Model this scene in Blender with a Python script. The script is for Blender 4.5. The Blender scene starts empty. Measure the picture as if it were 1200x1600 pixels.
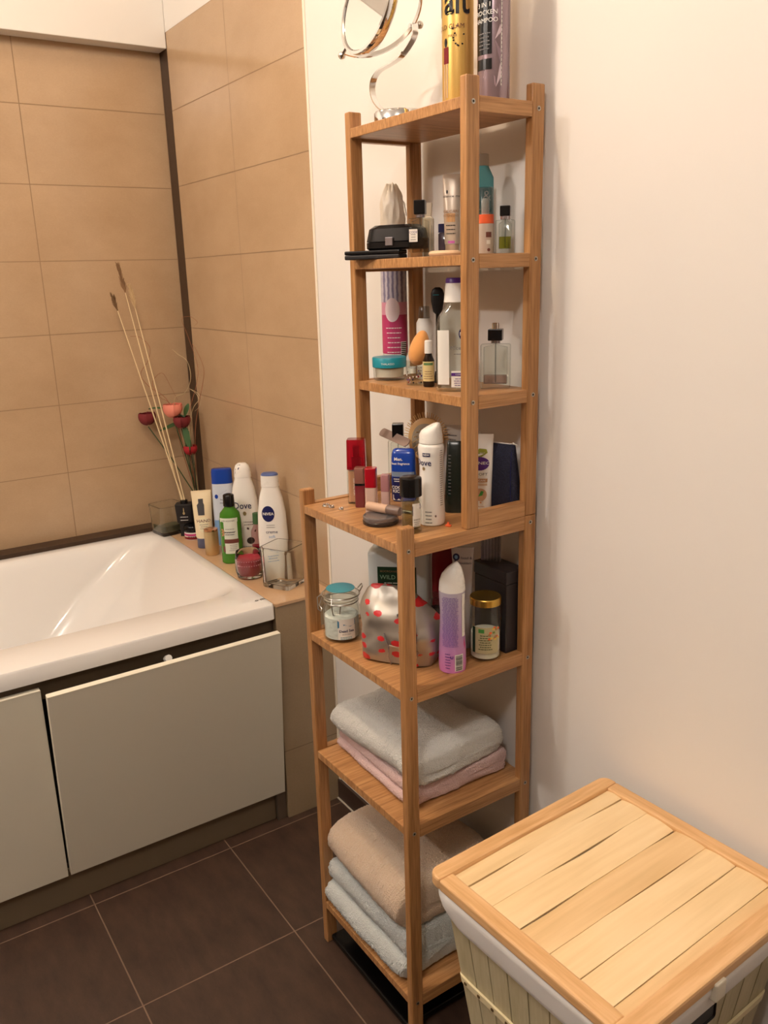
import bpy, bmesh, math, random
from math import sin, cos, pi, radians, sqrt, atan2
from mathutils import Vector, Matrix, noise
random.seed(7)
SC = bpy.context.scene
COL = SC.collection

# ------------------------------------------------------------------ materials
def lin(c):
    c = c / 255.0
    return c / 12.92 if c <= 0.04045 else ((c + 0.055) / 1.055) ** 2.4
def rgb(c): return (lin(c[0]), lin(c[1]), lin(c[2]), 1.0)
MC = {}
def new_mat(name):
    m = bpy.data.materials.new(name); m.use_nodes = True
    nt = m.node_tree; b = nt.nodes['Principled BSDF']
    return m, nt, b
def M(name, c, rough=.45, metal=0., trans=0., ior=1.45, coat=0., sheen=0., bump=None, spec=None, sub=0.):
    if name in MC: return MC[name]
    m, nt, b = new_mat(name)
    b.inputs['Base Color'].default_value = rgb(c)
    b.inputs['Roughness'].default_value = rough
    b.inputs['Metallic'].default_value = metal
    b.inputs['Transmission Weight'].default_value = trans
    b.inputs['IOR'].default_value = ior
    b.inputs['Coat Weight'].default_value = coat
    b.inputs['Sheen Weight'].default_value = sheen
    if spec is not None: b.inputs['Specular IOR Level'].default_value = spec
    # faint procedural variation so nothing is perfectly flat
    tc = nt.nodes.new('ShaderNodeTexCoord'); nz = nt.nodes.new('ShaderNodeTexNoise')
    nz.inputs['Scale'].default_value = bump[0] if bump else 60
    nz.inputs['Detail'].default_value = 4
    nt.links.new(tc.outputs['Object'], nz.inputs['Vector'])
    if bump:
        bp = nt.nodes.new('ShaderNodeBump'); bp.inputs['Strength'].default_value = bump[1]
        bp.inputs['Distance'].default_value = bump[2] if len(bump) > 2 else .001
        nt.links.new(nz.outputs['Fac'], bp.inputs['Height']); nt.links.new(bp.outputs['Normal'], b.inputs['Normal'])
    elif trans == 0:
        mr = nt.nodes.new('ShaderNodeMapRange')
        mr.inputs['To Min'].default_value = max(0, rough - .04); mr.inputs['To Max'].default_value = min(1, rough + .04)
        nt.links.new(nz.outputs['Fac'], mr.inputs['Value']); nt.links.new(mr.outputs['Result'], b.inputs['Roughness'])
    MC[name] = m
    return m
def wood(name, stops, scale, rough=.42, fine=(1, 1, 1), bump=.05):
    """grain = noise squeezed along the fibre direction (object space), colour ramp over it"""
    m, nt, b = new_mat(name); N = nt.nodes; L = nt.links
    tc = N.new('ShaderNodeTexCoord'); oi = N.new('ShaderNodeObjectInfo')
    add = N.new('ShaderNodeVectorMath'); add.operation = 'ADD'
    mul = N.new('ShaderNodeMath'); mul.operation = 'MULTIPLY'; mul.inputs[1].default_value = 7.3
    L.new(oi.outputs['Random'], mul.inputs[0])
    L.new(tc.outputs['Object'], add.inputs[0]); L.new(mul.outputs[0], add.inputs[1])
    mp = N.new('ShaderNodeMapping'); mp.inputs['Scale'].default_value = scale; L.new(add.outputs[0], mp.inputs['Vector'])
    n1 = N.new('ShaderNodeTexNoise'); n1.inputs['Scale'].default_value = 1; n1.inputs['Detail'].default_value = 3; n1.inputs['Roughness'].default_value = .6
    L.new(mp.outputs[0], n1.inputs['Vector'])
    mp2 = N.new('ShaderNodeMapping'); mp2.inputs['Scale'].default_value = tuple(s * 4 * f for s, f in zip(scale, fine)); L.new(add.outputs[0], mp2.inputs['Vector'])
    n2 = N.new('ShaderNodeTexNoise'); n2.inputs['Scale'].default_value = 1; n2.inputs['Detail'].default_value = 5
    L.new(mp2.outputs[0], n2.inputs['Vector'])
    mx = N.new('ShaderNodeMix'); mx.inputs['Factor'].default_value = .35
    L.new(n1.outputs['Fac'], mx.inputs['A']); L.new(n2.outputs['Fac'], mx.inputs['B'])
    cr = N.new('ShaderNodeValToRGB'); e = cr.color_ramp.elements
    e[0].position = .33; e[0].color = rgb(stops[0]); e[1].position = .68; e[1].color = rgb(stops[2])
    x = e.new(.5); x.color = rgb(stops[1])
    L.new(mx.outputs['Result'], cr.inputs['Fac']); L.new(cr.outputs['Color'], b.inputs['Base Color'])
    b.inputs['Roughness'].default_value = rough
    bp = N.new('ShaderNodeBump'); bp.inputs['Strength'].default_value = bump; bp.inputs['Distance'].default_value = .001
    L.new(n2.outputs['Fac'], bp.inputs['Height']); L.new(bp.outputs['Normal'], b.inputs['Normal'])
    return m
def tiles(name, axes, size, origin, base, base2, grout, rough, mortar, nscale=6, nmap=(1, 1, 1)):
    """square-laid tiles in the plane given by two world axes"""
    m, nt, b = new_mat(name); N = nt.nodes; L = nt.links
    g = N.new('ShaderNodeNewGeometry'); sp = N.new('ShaderNodeSeparateXYZ'); L.new(g.outputs['Position'], sp.inputs[0])
    cb = N.new('ShaderNodeCombineXYZ')
    for k in (0, 1):
        s = N.new('ShaderNodeMath'); s.operation = 'SUBTRACT'; s.inputs[1].default_value = origin[k] - 20 * size[k]
        L.new(sp.outputs[axes[k]], s.inputs[0]); L.new(s.outputs[0], cb.inputs[k])
    br = N.new('ShaderNodeTexBrick'); br.offset = 0; br.squash = 1
    br.inputs['Scale'].default_value = 1; br.inputs['Brick Width'].default_value = size[0]; br.inputs['Row Height'].default_value = size[1]
    br.inputs['Mortar Size'].default_value = mortar; br.inputs['Mortar Smooth'].default_value = .1; br.inputs['Bias'].default_value = 0
    br.inputs['Color1'].default_value = (0, 0, 0, 1); br.inputs['Color2'].default_value = (1, 1, 1, 1)
    L.new(cb.outputs[0], br.inputs['Vector'])
    mp = N.new('ShaderNodeMapping'); mp.inputs['Scale'].default_value = nmap; L.new(g.outputs['Position'], mp.inputs['Vector'])
    nz = N.new('ShaderNodeTexNoise'); nz.inputs['Scale'].default_value = nscale; nz.inputs['Detail'].default_value = 6; nz.inputs['Roughness'].default_value = .65
    L.new(mp.outputs[0], nz.inputs['Vector'])
    n3 = N.new('ShaderNodeTexNoise'); n3.inputs['Scale'].default_value = 180; n3.inputs['Detail'].default_value = 3; L.new(mp.outputs[0], n3.inputs['Vector'])
    ad = N.new('ShaderNodeMath'); ad.operation = 'MULTIPLY_ADD'; ad.inputs[1].default_value = .25; L.new(n3.outputs['Fac'], ad.inputs[0]); L.new(nz.outputs['Fac'], ad.inputs[2])
    cr = N.new('ShaderNodeValToRGB'); e = cr.color_ramp.elements
    e[0].position = .42; e[0].color = rgb(base); e[1].position = .82; e[1].color = rgb(base2); L.new(ad.outputs[0], cr.inputs['Fac'])
    mx = N.new('ShaderNodeMix'); mx.data_type = 'RGBA'; mx.inputs['B'].default_value = rgb(grout)
    L.new(br.outputs['Fac'], mx.inputs['Factor']); L.new(cr.outputs['Color'], mx.inputs['A']); L.new(mx.outputs['Result'], b.inputs['Base Color'])
    mr = N.new('ShaderNodeMapRange'); mr.inputs['To Min'].default_value = rough; mr.inputs['To Max'].default_value = .8
    L.new(br.outputs['Fac'], mr.inputs['Value']); L.new(mr.outputs['Result'], b.inputs['Roughness'])
    bp = N.new('ShaderNodeBump'); bp.invert = True; bp.inputs['Strength'].default_value = .5; bp.inputs['Distance'].default_value = .001
    L.new(br.outputs['Fac'], bp.inputs['Height']); L.new(bp.outputs['Normal'], b.inputs['Normal'])
    return m
def plaster(name, c):
    m, nt, b = new_mat(name); N = nt.nodes; L = nt.links
    g = N.new('ShaderNodeNewGeometry'); n1 = N.new('ShaderNodeTexNoise'); n1.inputs['Scale'].default_value = 60; n1.inputs['Detail'].default_value = 8
    n2 = N.new('ShaderNodeTexNoise'); n2.inputs['Scale'].default_value = 1.7; n2.inputs['Detail'].default_value = 3
    L.new(g.outputs['Position'], n1.inputs['Vector']); L.new(g.outputs['Position'], n2.inputs['Vector'])
    cr = N.new('ShaderNodeValToRGB'); e = cr.color_ramp.elements
    e[0].color = rgb(tuple(x - 4 for x in c)); e[1].color = rgb(tuple(min(255, x + 3) for x in c)); L.new(n2.outputs['Fac'], cr.inputs['Fac'])
    L.new(cr.outputs['Color'], b.inputs['Base Color']); b.inputs['Roughness'].default_value = .75
    bp = N.new('ShaderNodeBump'); bp.inputs['Strength'].default_value = .12; bp.inputs['Distance'].default_value = .001
    L.new(n1.outputs['Fac'], bp.inputs['Height']); L.new(bp.outputs['Normal'], b.inputs['Normal'])
    return m
def glass(name, c=(250, 252, 250), rough=.02, edge=(168, 176, 170)):
    """thin-walled glass: clear where seen square-on, tinted and mirror-like towards its edges"""
    if name in MC: return MC[name]
    m = bpy.data.materials.new(name); m.use_nodes = True; nt = m.node_tree; N = nt.nodes; L = nt.links
    N.remove(N['Principled BSDF']); out = N['Material Output']
    tr = N.new('ShaderNodeBsdfTransparent'); gl = N.new('ShaderNodeBsdfGlossy'); gl.inputs['Roughness'].default_value = max(rough, .03)
    lw = N.new('ShaderNodeLayerWeight'); lw.inputs['Blend'].default_value = .28
    nz = N.new('ShaderNodeTexNoise'); nz.inputs['Scale'].default_value = 40; tc = N.new('ShaderNodeTexCoord'); L.new(tc.outputs['Object'], nz.inputs['Vector'])
    bp = N.new('ShaderNodeBump'); bp.inputs['Strength'].default_value = .08; bp.inputs['Distance'].default_value = .002; L.new(nz.outputs['Fac'], bp.inputs['Height']); L.new(bp.outputs['Normal'], gl.inputs['Normal'])
    cr = N.new('ShaderNodeValToRGB'); e = cr.color_ramp.elements; e[0].position = .55; e[0].color = rgb(c); e[1].position = .95; e[1].color = rgb(tuple(int(x * y / 255) for x, y in zip(c, edge)))
    L.new(lw.outputs['Facing'], cr.inputs['Fac']); L.new(cr.outputs['Color'], tr.inputs['Color'])
    lw2 = N.new('ShaderNodeLayerWeight'); lw2.inputs['Blend'].default_value = .5; pw_ = N.new('ShaderNodeMath'); pw_.operation = 'POWER'; pw_.inputs[1].default_value = 3.5; L.new(lw2.outputs['Facing'], pw_.inputs[0])
    fr = N.new('ShaderNodeMath'); fr.operation = 'MULTIPLY_ADD'; fr.inputs[1].default_value = .55; fr.inputs[2].default_value = .035; L.new(pw_.outputs[0], fr.inputs[0])
    mx = N.new('ShaderNodeMixShader'); L.new(fr.outputs[0], mx.inputs['Fac']); L.new(tr.outputs[0], mx.inputs[1]); L.new(gl.outputs[0], mx.inputs[2]); L.new(mx.outputs[0], out.inputs['Surface'])
    MC[name] = m; return m

# ------------------------------------------------------------------ geometry builder
def se(t, n):
    c, s = cos(t), sin(t)
    return (math.copysign(abs(c) ** (2 / n), c), math.copysign(abs(s) ** (2 / n), s))
class MB:
    def __init__(s): s.v = []; s.f = []; s.mi = []; s.sm = []; s.mats = []
    def slot(s, m):
        if m not in s.mats: s.mats.append(m)
        return s.mats.index(m)
    def add(s, vs, fs, m, smooth=False, T=None):
        o = len(s.v); k = s.slot(m)
        s.v += [tuple(T @ Vector(v)) if T else tuple(v) for v in vs]
        for f in fs: s.f.append([i + o for i in f]); s.mi.append(k); s.sm.append(smooth)
        return s
    def bm(s, b, m, smooth=False, T=None):
        b.verts.ensure_lookup_table(); b.verts.index_update()
        s.add([v.co[:] for v in b.verts], [[v.index for v in f.verts] for f in b.faces], m, smooth, T); b.free(); return s
    def box(s, x0, x1, y0, y1, z0, z1, m, bev=0., seg=2, T=None, smooth=None):
        b = bmesh.new(); bmesh.ops.create_cube(b, size=1)
        for v in b.verts: v.co = Vector(((x0 + x1) / 2 + v.co.x * (x1 - x0), (y0 + y1) / 2 + v.co.y * (y1 - y0), (z0 + z1) / 2 + v.co.z * (z1 - z0)))
        if bev: bmesh.ops.bevel(b, geom=b.edges[:], offset=bev, segments=seg, profile=.5, affect='EDGES')
        return s.bm(b, m, False if smooth is None else smooth, T)
    def loft(s, secs, m, n=32, cap0=True, cap1=True, smooth=True, T=None):
        """sections (z, a, b, exponent, cx, cy)"""
        vs = []; fs = []
        for q in secs:
            z, a, b = q[:3]; e = q[3] if len(q) > 3 else 2; cx = q[4] if len(q) > 4 else 0; cy = q[5] if len(q) > 5 else 0
            for i in range(n):
                c, d = se(2 * pi * i / n + pi / n, e); vs.append((cx + a * c, cy + b * d, z))
        for k in range(len(secs) - 1):
            for i in range(n):
                j = (i + 1) % n; fs.append((k * n + i, k * n + j, (k + 1) * n + j, (k + 1) * n + i))
        if cap0: fs.append(tuple(range(n - 1, -1, -1)))
        if cap1: o = (len(secs) - 1) * n; fs.append(tuple(range(o, o + n)))
        return s.add(vs, fs, m, smooth, T)
    def lathe(s, prof, m, n=32, T=None, cap0=True, cap1=True): return s.loft([(z, r, r) for z, r in prof], m, n, cap0, cap1, True, T)
    def tube(s, pts, r, m, n=8, T=None, close=False, flat=None):
        P = [Vector(p) for p in pts]; vs = []; fs = []; K = len(P)
        up = Vector((0, 0, 1)); prev = None
        for k in range(K):
            t = (P[min(k + 1, K - 1)] - P[max(k - 1, 0)]); t = (P[(k + 1) % K] - P[k - 1]) if close else t
            t.normalize()
            if prev is None:
                a = up if abs(t.dot(up)) < .9 else Vector((1, 0, 0)); x = t.cross(a).normalized()
            else: x = (prev - t * prev.dot(t)).normalized()
            y = t.cross(x); prev = x; rr = r[k] if isinstance(r, (list, tuple)) else r
            for i in range(n):
                a = 2 * pi * i / n; vs.append(P[k] + x * cos(a) * rr + y * sin(a) * rr * (flat or 1))
        for k in range(K if close else K - 1):
            q = (k + 1) % K
            for i in range(n): j = (i + 1) % n; fs.append((k * n + i, k * n + j, q * n + j, q * n + i))
        if not close: fs.append(tuple(range(n - 1, -1, -1))); fs.append(tuple(range((K - 1) * n, K * n)))
        return s.add(vs, fs, m, True, T)
    def sphere(s, c, r, m, sx=1, sy=1, sz=1, T=None, seg=16):
        b = bmesh.new(); bmesh.ops.create_uvsphere(b, u_segments=seg, v_segments=max(6, seg // 2), radius=r)
        for v in b.verts: v.co = Vector((c[0] + v.co.x * sx, c[1] + v.co.y * sy, c[2] + v.co.z * sz))
        return s.bm(b, m, True, T)
    def patch(s, F, x0, x1, z0, z1, m, eps=.0004, nx=14, nz=8, shape=None):
        """thin printed patch on the front surface F(x,z)->(X,Y,Z)"""
        vs = []; fs = []
        if shape == 'ellipse':
            cx, cz, rx, rz = (x0 + x1) / 2, (z0 + z1) / 2, (x1 - x0) / 2, (z1 - z0) / 2
            vs.append(F(cx, cz, eps)); R = 4; K = 28
            for r in range(1, R + 1):
                for i in range(K): a = 2 * pi * i / K; vs.append(F(cx + rx * cos(a) * r / R, cz + rz * sin(a) * r / R, eps))
            for i in range(K): fs.append((0, 1 + i, 1 + (i + 1) % K))
            for r in range(R - 1):
                for i in range(K): j = (i + 1) % K; fs.append((1 + r * K + i, 1 + (r + 1) * K + i, 1 + (r + 1) * K + j, 1 + r * K + j))
        else:
            for k in range(nz + 1):
                for i in range(nx + 1): vs.append(F(x0 + (x1 - x0) * i / nx, z0 + (z1 - z0) * k / nz, eps))
            for k in range(nz):
                for i in range(nx): a = k * (nx + 1) + i; fs.append((a, a + 1, a + nx + 2, a + nx + 1))
        return s.add(vs, fs, m, False)
    def poly(s, F, pts, m, eps=.0006):
        vs = [F(x, z, eps) for x, z in pts]; return s.add(vs, [tuple(range(len(vs)))], m)
    def text(s, F, txt, cx, cz, size, m, eps=.0008, bold=0., vert=False, xs=1.):
        c = bpy.data.curves.new('t', 'FONT'); c.body = txt; c.size = 1; c.align_x = 'CENTER'; c.align_y = 'CENTER'; c.resolution_u = 2; c.offset = bold
        o = bpy.data.objects.new('t', c); me = o.to_mesh()
        vs = []
        for v in me.vertices:
            x, z = v.co.x * size * xs, v.co.y * size
            if vert: x, z = -z, x
            vs.append(F(cx + x, cz + z, eps))
        fs = [tuple(p.vertices) for p in me.polygons]
        s.add(vs, fs, m); o.to_mesh_clear(); bpy.data.objects.remove(o); bpy.data.curves.remove(c); return s
    def lines(s, F, cx, z0, w, n, dz, h, m, eps=.0007):
        """rows of tiny print"""
        for k in range(n):
            ww = w * (.75 + .25 * random.random()); x = cx - ww / 2; z = z0 - k * dz
            while x < cx + ww / 2:
                l = random.uniform(.08, .22) * w
                s.patch(F, x, min(x + l, cx + ww / 2), z, z + h, m, eps, 2, 1); x += l + .03 * w
        return s
    def build(s, name, parent=None, loc=None, rotz=0., fix=True):
        me = bpy.data.meshes.new(name); me.from_pydata(s.v, [], s.f)
        for m in s.mats: me.materials.append(m)
        me.polygons.foreach_set('material_index', s.mi); me.polygons.foreach_set('use_smooth', s.sm)
        if any(s.sm):
            me.update()
            try: me.set_sharp_from_angle(angle=radians(38))
            except Exception: pass
        me.validate(); me.update()
        o = bpy.data.objects.new(name, me); COL.objects.link(o)
        if parent: o.parent = parent
        if loc is not None: o.location = loc
        if rotz: o.rotation_euler.z = rotz
        return o
def front(secs, kind='x'):
    """front (-y) surface of a loft; x is arc length for round sections"""
    S = sorted(secs, key=lambda q: q[0])
    def F(x, z, eps=0.):
        z = min(max(z, S[0][0]), S[-1][0])
        for k in range(len(S) - 1):
            if S[k][0] <= z <= S[k + 1][0]: break
        p, q = S[k], S[k + 1]; t = 0 if q[0] == p[0] else (z - p[0]) / (q[0] - p[0])
        g = lambda i, d: (p[i] if len(p) > i else d) * (1 - t) + (q[i] if len(q) > i else d) * t
        a, b, n, cx, cy = g(1, 0), g(2, 0), g(3, 2), g(4, 0), g(5, 0)
        if n < 2.3:
            th = x / ((a + b) / 2); return (cx + (a + eps) * sin(th), cy - (b + eps) * cos(th), z)
        u = min(.985, abs((x) / a)); return (cx + x, cy - b * (1 - u ** n) ** (1 / n) - eps, z)
    return F
def flat(y, T=None):
    def F(x, z, eps=0.):
        v = (x, y - eps, z); return tuple(T @ Vector(v)) if T else v
    return F
def hollow(prof, th):
    """closed thick-wall profile for glass vessels, open at top"""
    out = list(prof); inn = [(max(z, prof[0][0] + th * 1.6), max(r - th, .0005)) for z, r in reversed(prof)]
    return out + inn

def tag(o, label, cat, group=None):
    o['label'] = label; o['category'] = cat
    if group: o['group'] = group
    return o
def thing(name, label, cat, loc, rotz=0., group=None):
    o = bpy.data.objects.new(name, None); COL.objects.link(o); o.empty_display_size = .03
    o.location = loc; o.rotation_euler.z = rotz
    return tag(o, label, cat, group)
def struct(mb, name):
    o = mb.build(name); o['kind'] = 'structure'; return o

# ------------------------------------------------------------------ palette
WH = (236, 234, 228)
mPl = plaster('wall plaster', (230, 227, 222))
mTileR = tiles('wall tile right', (0, 2), (.4, .2044), (0, 1.0177), (177, 149, 117), (191, 164, 132), (146, 119, 90), .14, .0013, 3, (1, 1, 1.6))
mTileB = tiles('wall tile back', (1, 2), (.4062, .2044), (-.4062, 1.0177), (175, 147, 115), (189, 162, 130), (146, 119, 90), .18, .0013, 3, (1, 1, 1.6))
mWallT = tiles('opposite wall tile', (0, 2), (.4, .2044), (0, 1.0177), (120, 100, 80), (132, 112, 92), (100, 84, 66), .3, .0016, 3)
mWallT2 = tiles('near wall tile', (1, 2), (.4, .2044), (0, 1.0177), (120, 100, 80), (132, 112, 92), (100, 84, 66), .3, .0016, 3)
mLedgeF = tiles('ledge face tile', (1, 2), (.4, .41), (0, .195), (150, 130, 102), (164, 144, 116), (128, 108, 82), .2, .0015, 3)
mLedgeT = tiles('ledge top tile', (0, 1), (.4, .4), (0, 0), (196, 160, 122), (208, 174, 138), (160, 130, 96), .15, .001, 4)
mFloor = tiles('floor tile', (0, 1), (.3383, .3343), (.8229, -.3339), (52, 36, 28), (74, 54, 42), (116, 94, 76), .5, .0015, 9, (1.2, 3.0, 1))
mBase = M('baseboard tile', (62, 46, 38), .4)
mGrout = M('white grout', (200, 192, 178), .8)
mWhiteTrim = M('white tile edge', (236, 228, 212), .5)
mDarkStrip = M('dark brown joint', (66, 48, 34), .45)
mTaupe = M('taupe board', (120, 106, 84), .5)
mTaupeD = M('dark taupe board', (84, 70, 52), .6)
mCavityShade = M('cavity shade', (18, 16, 15), .8)  # near-black colour stands in for the shade behind the bath panels
mAcr = M('white acrylic', (230, 229, 226), .1, coat=.5)
mPanel = M('white lacquered board', (206, 202, 186), .35)
mPanelLit = M('lit white board edge', (240, 234, 214), .4)  # lighter than the board: light from above put into the edge colour
mBam = wood('bamboo along y', [(142, 97, 56), (178, 130, 82), (202, 156, 106)], (170, 6, 30), .38)
mBamZ = wood('bamboo along z', [(144, 100, 58), (173, 125, 77), (194, 147, 97)], (110, 110, 5), .38)
mBamY = wood('bamboo rail', [(146, 101, 59), (175, 127, 79), (196, 149, 99)], (90, 5, 130), .38)
mPaleX = wood('pale bamboo slat', [(226, 196, 146), (238, 210, 162), (245, 221, 178)], (16, 3, 16), .45, (2, .5, 2), .03)
mPaleX2 = wood('pale bamboo slat darker', [(214, 180, 128), (228, 194, 144), (238, 208, 160)], (16, 3, 16), .45, (2, .5, 2), .03)
mFrmY = wood('lid frame across', [(204, 158, 104), (218, 174, 122), (230, 190, 140)], (60, 4, 60), .45)
mFrmX = wood('lid frame along', [(204, 158, 104), (218, 174, 122), (230, 190, 140)], (4, 60, 60), .45)
mSlatV = wood('basket slat', [(176, 166, 130), (190, 180, 146), (204, 194, 162)], (30, 30, 3), .55, (2, 2, 1), .05)
mCloth = M('white canvas', (240, 239, 236), .85, sheen=.2, bump=(400, .3, .0006))
mSteel = M('screw steel', (190, 186, 178), .3, 1.)
mScrewD = M('screw socket', (40, 32, 26), .6)
mChrome = M('chrome', (225, 225, 225), .05, 1.)
mMirror = M('mirror glass', (235, 235, 235), .01, 1.)
mGold = M('gold foil', (200, 160, 70), .25, 1.)
mGoldP = M('pale gold', (205, 182, 140), .42, .9)
mSilver = M('silver print', (170, 165, 172), .25, .8)
mBlack = M('black plastic', (16, 16, 18), .22)
mBlackM = M('black matte', (24, 22, 24), .5)
mInk = M('black print', (28, 26, 28), .5)
mGreyInk = M('grey print', (110, 108, 110), .5)
mWhite = M('white plastic', WH, .28)
mWhiteG = M('white gloss', (240, 238, 232), .15, coat=.3)
mWhiteInk = M('white print', (238, 236, 232), .5)
mPaper = M('white paper label', (232, 230, 222), .6)
mNavy = M('navy print', (24, 30, 84), .35)
mBlue = M('blue plastic', (20, 60, 160), .25)
mBlueL = M('light blue plastic', (120, 160, 205), .3)
mTeal = M('teal lid', (28, 140, 158), .35)
mTealG = glass('teal glass', (130, 205, 215))
mGlass = glass('clear glass')
mGlassG = M('thick clear glass', (250, 252, 249), .015, trans=1., ior=1.45)
mFrost = glass('frosted clear plastic', (226, 228, 228), .2, (150, 152, 152))
mRed = M('red plastic', (170, 16, 34), .2, coat=.3)
mRedT = M('translucent red', (190, 20, 44), .08, trans=.7)
mDkRed = M('dark red plastic', (120, 14, 26), .3)
mWax = M('red wax', (172, 40, 62), .5)
mPink = M('pink plastic', (214, 110, 190), .3)
mPinkD = M('magenta', (190, 50, 120), .4)
mPurple = M('purple', (84, 44, 130), .35)
mLilac = M('lilac print', (178, 138, 196), .4)
mGreen = M('green bottle', (74, 140, 40), .2, trans=.2)
mGreenD = M('dark green', (24, 56, 40), .35)
mGreenL = M('leaf green', (70, 150, 70), .4)
mOrange = M('orange', (236, 104, 60), .4)
mBeige = M('beige plastic', (206, 180, 152), .35)
mSkin = M('foundation liquid', (196, 150, 116), .25, coat=.3)
mCream = M('cream plastic', (236, 220, 184), .35)
mBrown = M('brown print', (110, 60, 50), .45)
mTan = M('tan print', (176, 130, 88), .45)
mGreyBox = M('grey card box', (72, 72, 76), .45)

# ------------------------------------------------------------------ the room
RX1, RY0, RZ1 = 3.35, -2.3, 2.5
b = MB(); b.box(-.25, RX1 + .1, RY0 - .1, .1, -.1, 0, mFloor); struct(b, 'floor')
b = MB(); b.box(-.25, RX1 + .1, RY0 - .1, .1, RZ1, RZ1 + .1, mPl); struct(b, 'ceiling')
# right wall: tiles over bath and ledge, painted beyond
b = MB(); b.box(0, .8, 0, .1, .55, 2.040, mTileR)
b.box(-.0617, RX1 + .1, .0, .1, 2.040, RZ1, mPl); b.box(.8, RX1 + .1, 0, .1, 0, 2.040, mPl); b.box(-.25, .8, .001, .1, 0, .55, mPl)
struct(b, 'wall_right')
b = MB(); b.box(-.0617, -.0005, .0005, .1, .55, 2.040, mDarkStrip); struct(b, 'trim_1')                      # open joint in the corner
b = MB(); b.box(-.2, -.0617, RY0 - .1, .1, 0, 2.040, mTileB); b.box(-.2, -.0617, RY0 - .1, .1, 2.040, RZ1, mPl); struct(b, 'wall_back')
b = MB(); b.box(-.0605, 0, RY0, -.0005, 1.998, RZ1 - .001, mPl, .002); struct(b, 'wall_lintel')
b = MB(); b.box(-.0605, -.002, RY0, -.001, .5, .612, mDarkStrip); struct(b, 'trim_2')                       # dark filler behind the bath rim
b = MB(); b.box(-.2, RX1 + .1, RY0 - .1, RY0, 0, RZ1, mWallT); struct(b, 'wall_left')
b = MB(); b.box(RX1, RX1 + .1, RY0, 0, 0, RZ1, mWallT2); struct(b, 'wall_front')
b = MB(); b.box(.8, .808, -.0035, 0, .0, 2.040, mWhiteTrim, .0012); struct(b, 'trim_3')                      # white edge where tiles stop
b = MB(); b.box(.801, RX1, -.008, 0, 0, .058, mBase, .001); b.box(.801, RX1, -.0115, -.0078, 0, .003, mGrout); struct(b, 'baseboard_right')
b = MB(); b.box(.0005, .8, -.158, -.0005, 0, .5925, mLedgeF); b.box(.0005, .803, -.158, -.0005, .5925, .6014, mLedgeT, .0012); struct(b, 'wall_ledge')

# ------------------------------------------------------------------ bathtub
def rrect(x0, x1, y0, y1, r, z, k=8):
    o = []
    for cx, cy, a0 in ((x1 - r, y1 - r, 0), (x0 + r, y1 - r, 90), (x0 + r, y0 + r, 180), (x1 - r, y0 + r, 270)):
        for i in range(k + 1): a = radians(a0 + 90 * i / k); o.append((cx + r * cos(a), cy + r * sin(a), z))
    return o
YB = -1.82
rings = [rrect(.004, .800, YB, -.1590, .010, .5640), rrect(.002, .802, YB, -.1588, .010, .5655), rrect(.0, .802, YB, -.1588, .010, .598), rrect(.002, .799, YB + .002, -.1600, .010, .6025), rrect(.006, .794, YB + .004, -.163, .010, .6038),
         rrect(.030, .674, YB + .06, -.186, .055, .6035), rrect(.036, .668, YB + .066, -.192, .062, .6015), rrect(.044, .660, YB + .075, -.202, .07, .592)]
for z, f in ((.57, .06), (.52, .2), (.45, .42), (.36, .68), (.27, .88), (.215, .97)):
    rings.append(rrect(.046 + .10 * f, .658 - .09 * f, YB + .08 + .12 * f, -.205 - .40 * f ** .85, .08 + .06 * f, z))
rings.append(rrect(.20, .52, YB + .27, -.70, .12, .195)); rings.append(rrect(.28, .44, YB + .5, -.9, .06, .190))
vs = []; fs = []; n = len(rings[0])
for r in rings: vs += r
for k in range(len(rings) - 1):
    for i in range(n): j = (i + 1) % n; fs.append((k * n + i, k * n + j, (k + 1) * n + j, (k + 1) * n + i))
fs.append(tuple(range((len(rings) - 1) * n, len(rings) * n)))
tub = thing("bathtub", "white glossy built-in bathtub with wide flat rim along the tiled wall", "bathtub", (0, 0, -.0017))
MB().add(vs, fs, mAcr, True).build('tub_shell', tub)
b = MB(); F = lambda x, z, e=0: (.7535 - z, -.176 + x, .6038 + e)
b.text(F, 'o m', 0, 0, .017, M('tub logo grey', (70, 66, 66), .4), bold=.02); b.build('maker_mark', tub)
b = MB(); b.box(.03, .73, YB + .03, -.17, .03, .16, mTaupeD); b.build('tub_cradle', tub)
# boards and panels that close off the front of the bath
sur = thing('bath_surround', 'white panelled front of the bath with brown frame and taupe plinth', 'bath panel', (.803, -.9, 0))
def sb(b, name, par=None, label=None):
    for i, v in enumerate(b.v): b.v[i] = (v[0] - .803, v[1] + .9, v[2])
    o = b.build(name, par or sur)
    if label: o['label'] = label
    return o
sb(MB().box(.768, .786, YB, -.162, .515, .5615, mTaupeD, .001), 'frame_rail', None, 'brown rail under the rim')
sb(MB().box(.740, .756, YB, -.162, .085, .5, mCavityShade), 'light_block_board', None, 'dark board added to block light')  # added board that blocks light under the tub and darkens the gap
sb(MB().box(.768, .784, -.185, -.162, 0, .5145, mTaupe, .001), 'frame_upright')
def panel(y0, y1, label, lean, z0, z1):
    T = Matrix.Translation((.803, 0, z0)) @ Matrix.Rotation(lean, 4, 'Y')
    p = sb(MB().box(-.016, 0, y0, y1, 0, z1 - z0, mPanel, .0008, T=T), 'panel', None, label)
    b = MB(); b.box(-.016, .0004, y0 + .0005, y1 - .0005, z1 - z0 - .0006, z1 - z0 + .0006, mPanelLit, T=T); b.box(-.0155, -.0005, y0 - .0005, y0 + .0006, .001, z1 - z0, mPanelLit, T=T); sb(b, 'lit_edge_band', p, 'edge strip painted brighter as lit from above')
panel(-.7045, -.1655, 'large panel leaning out at its top', .074, .0835, .541)
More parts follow.
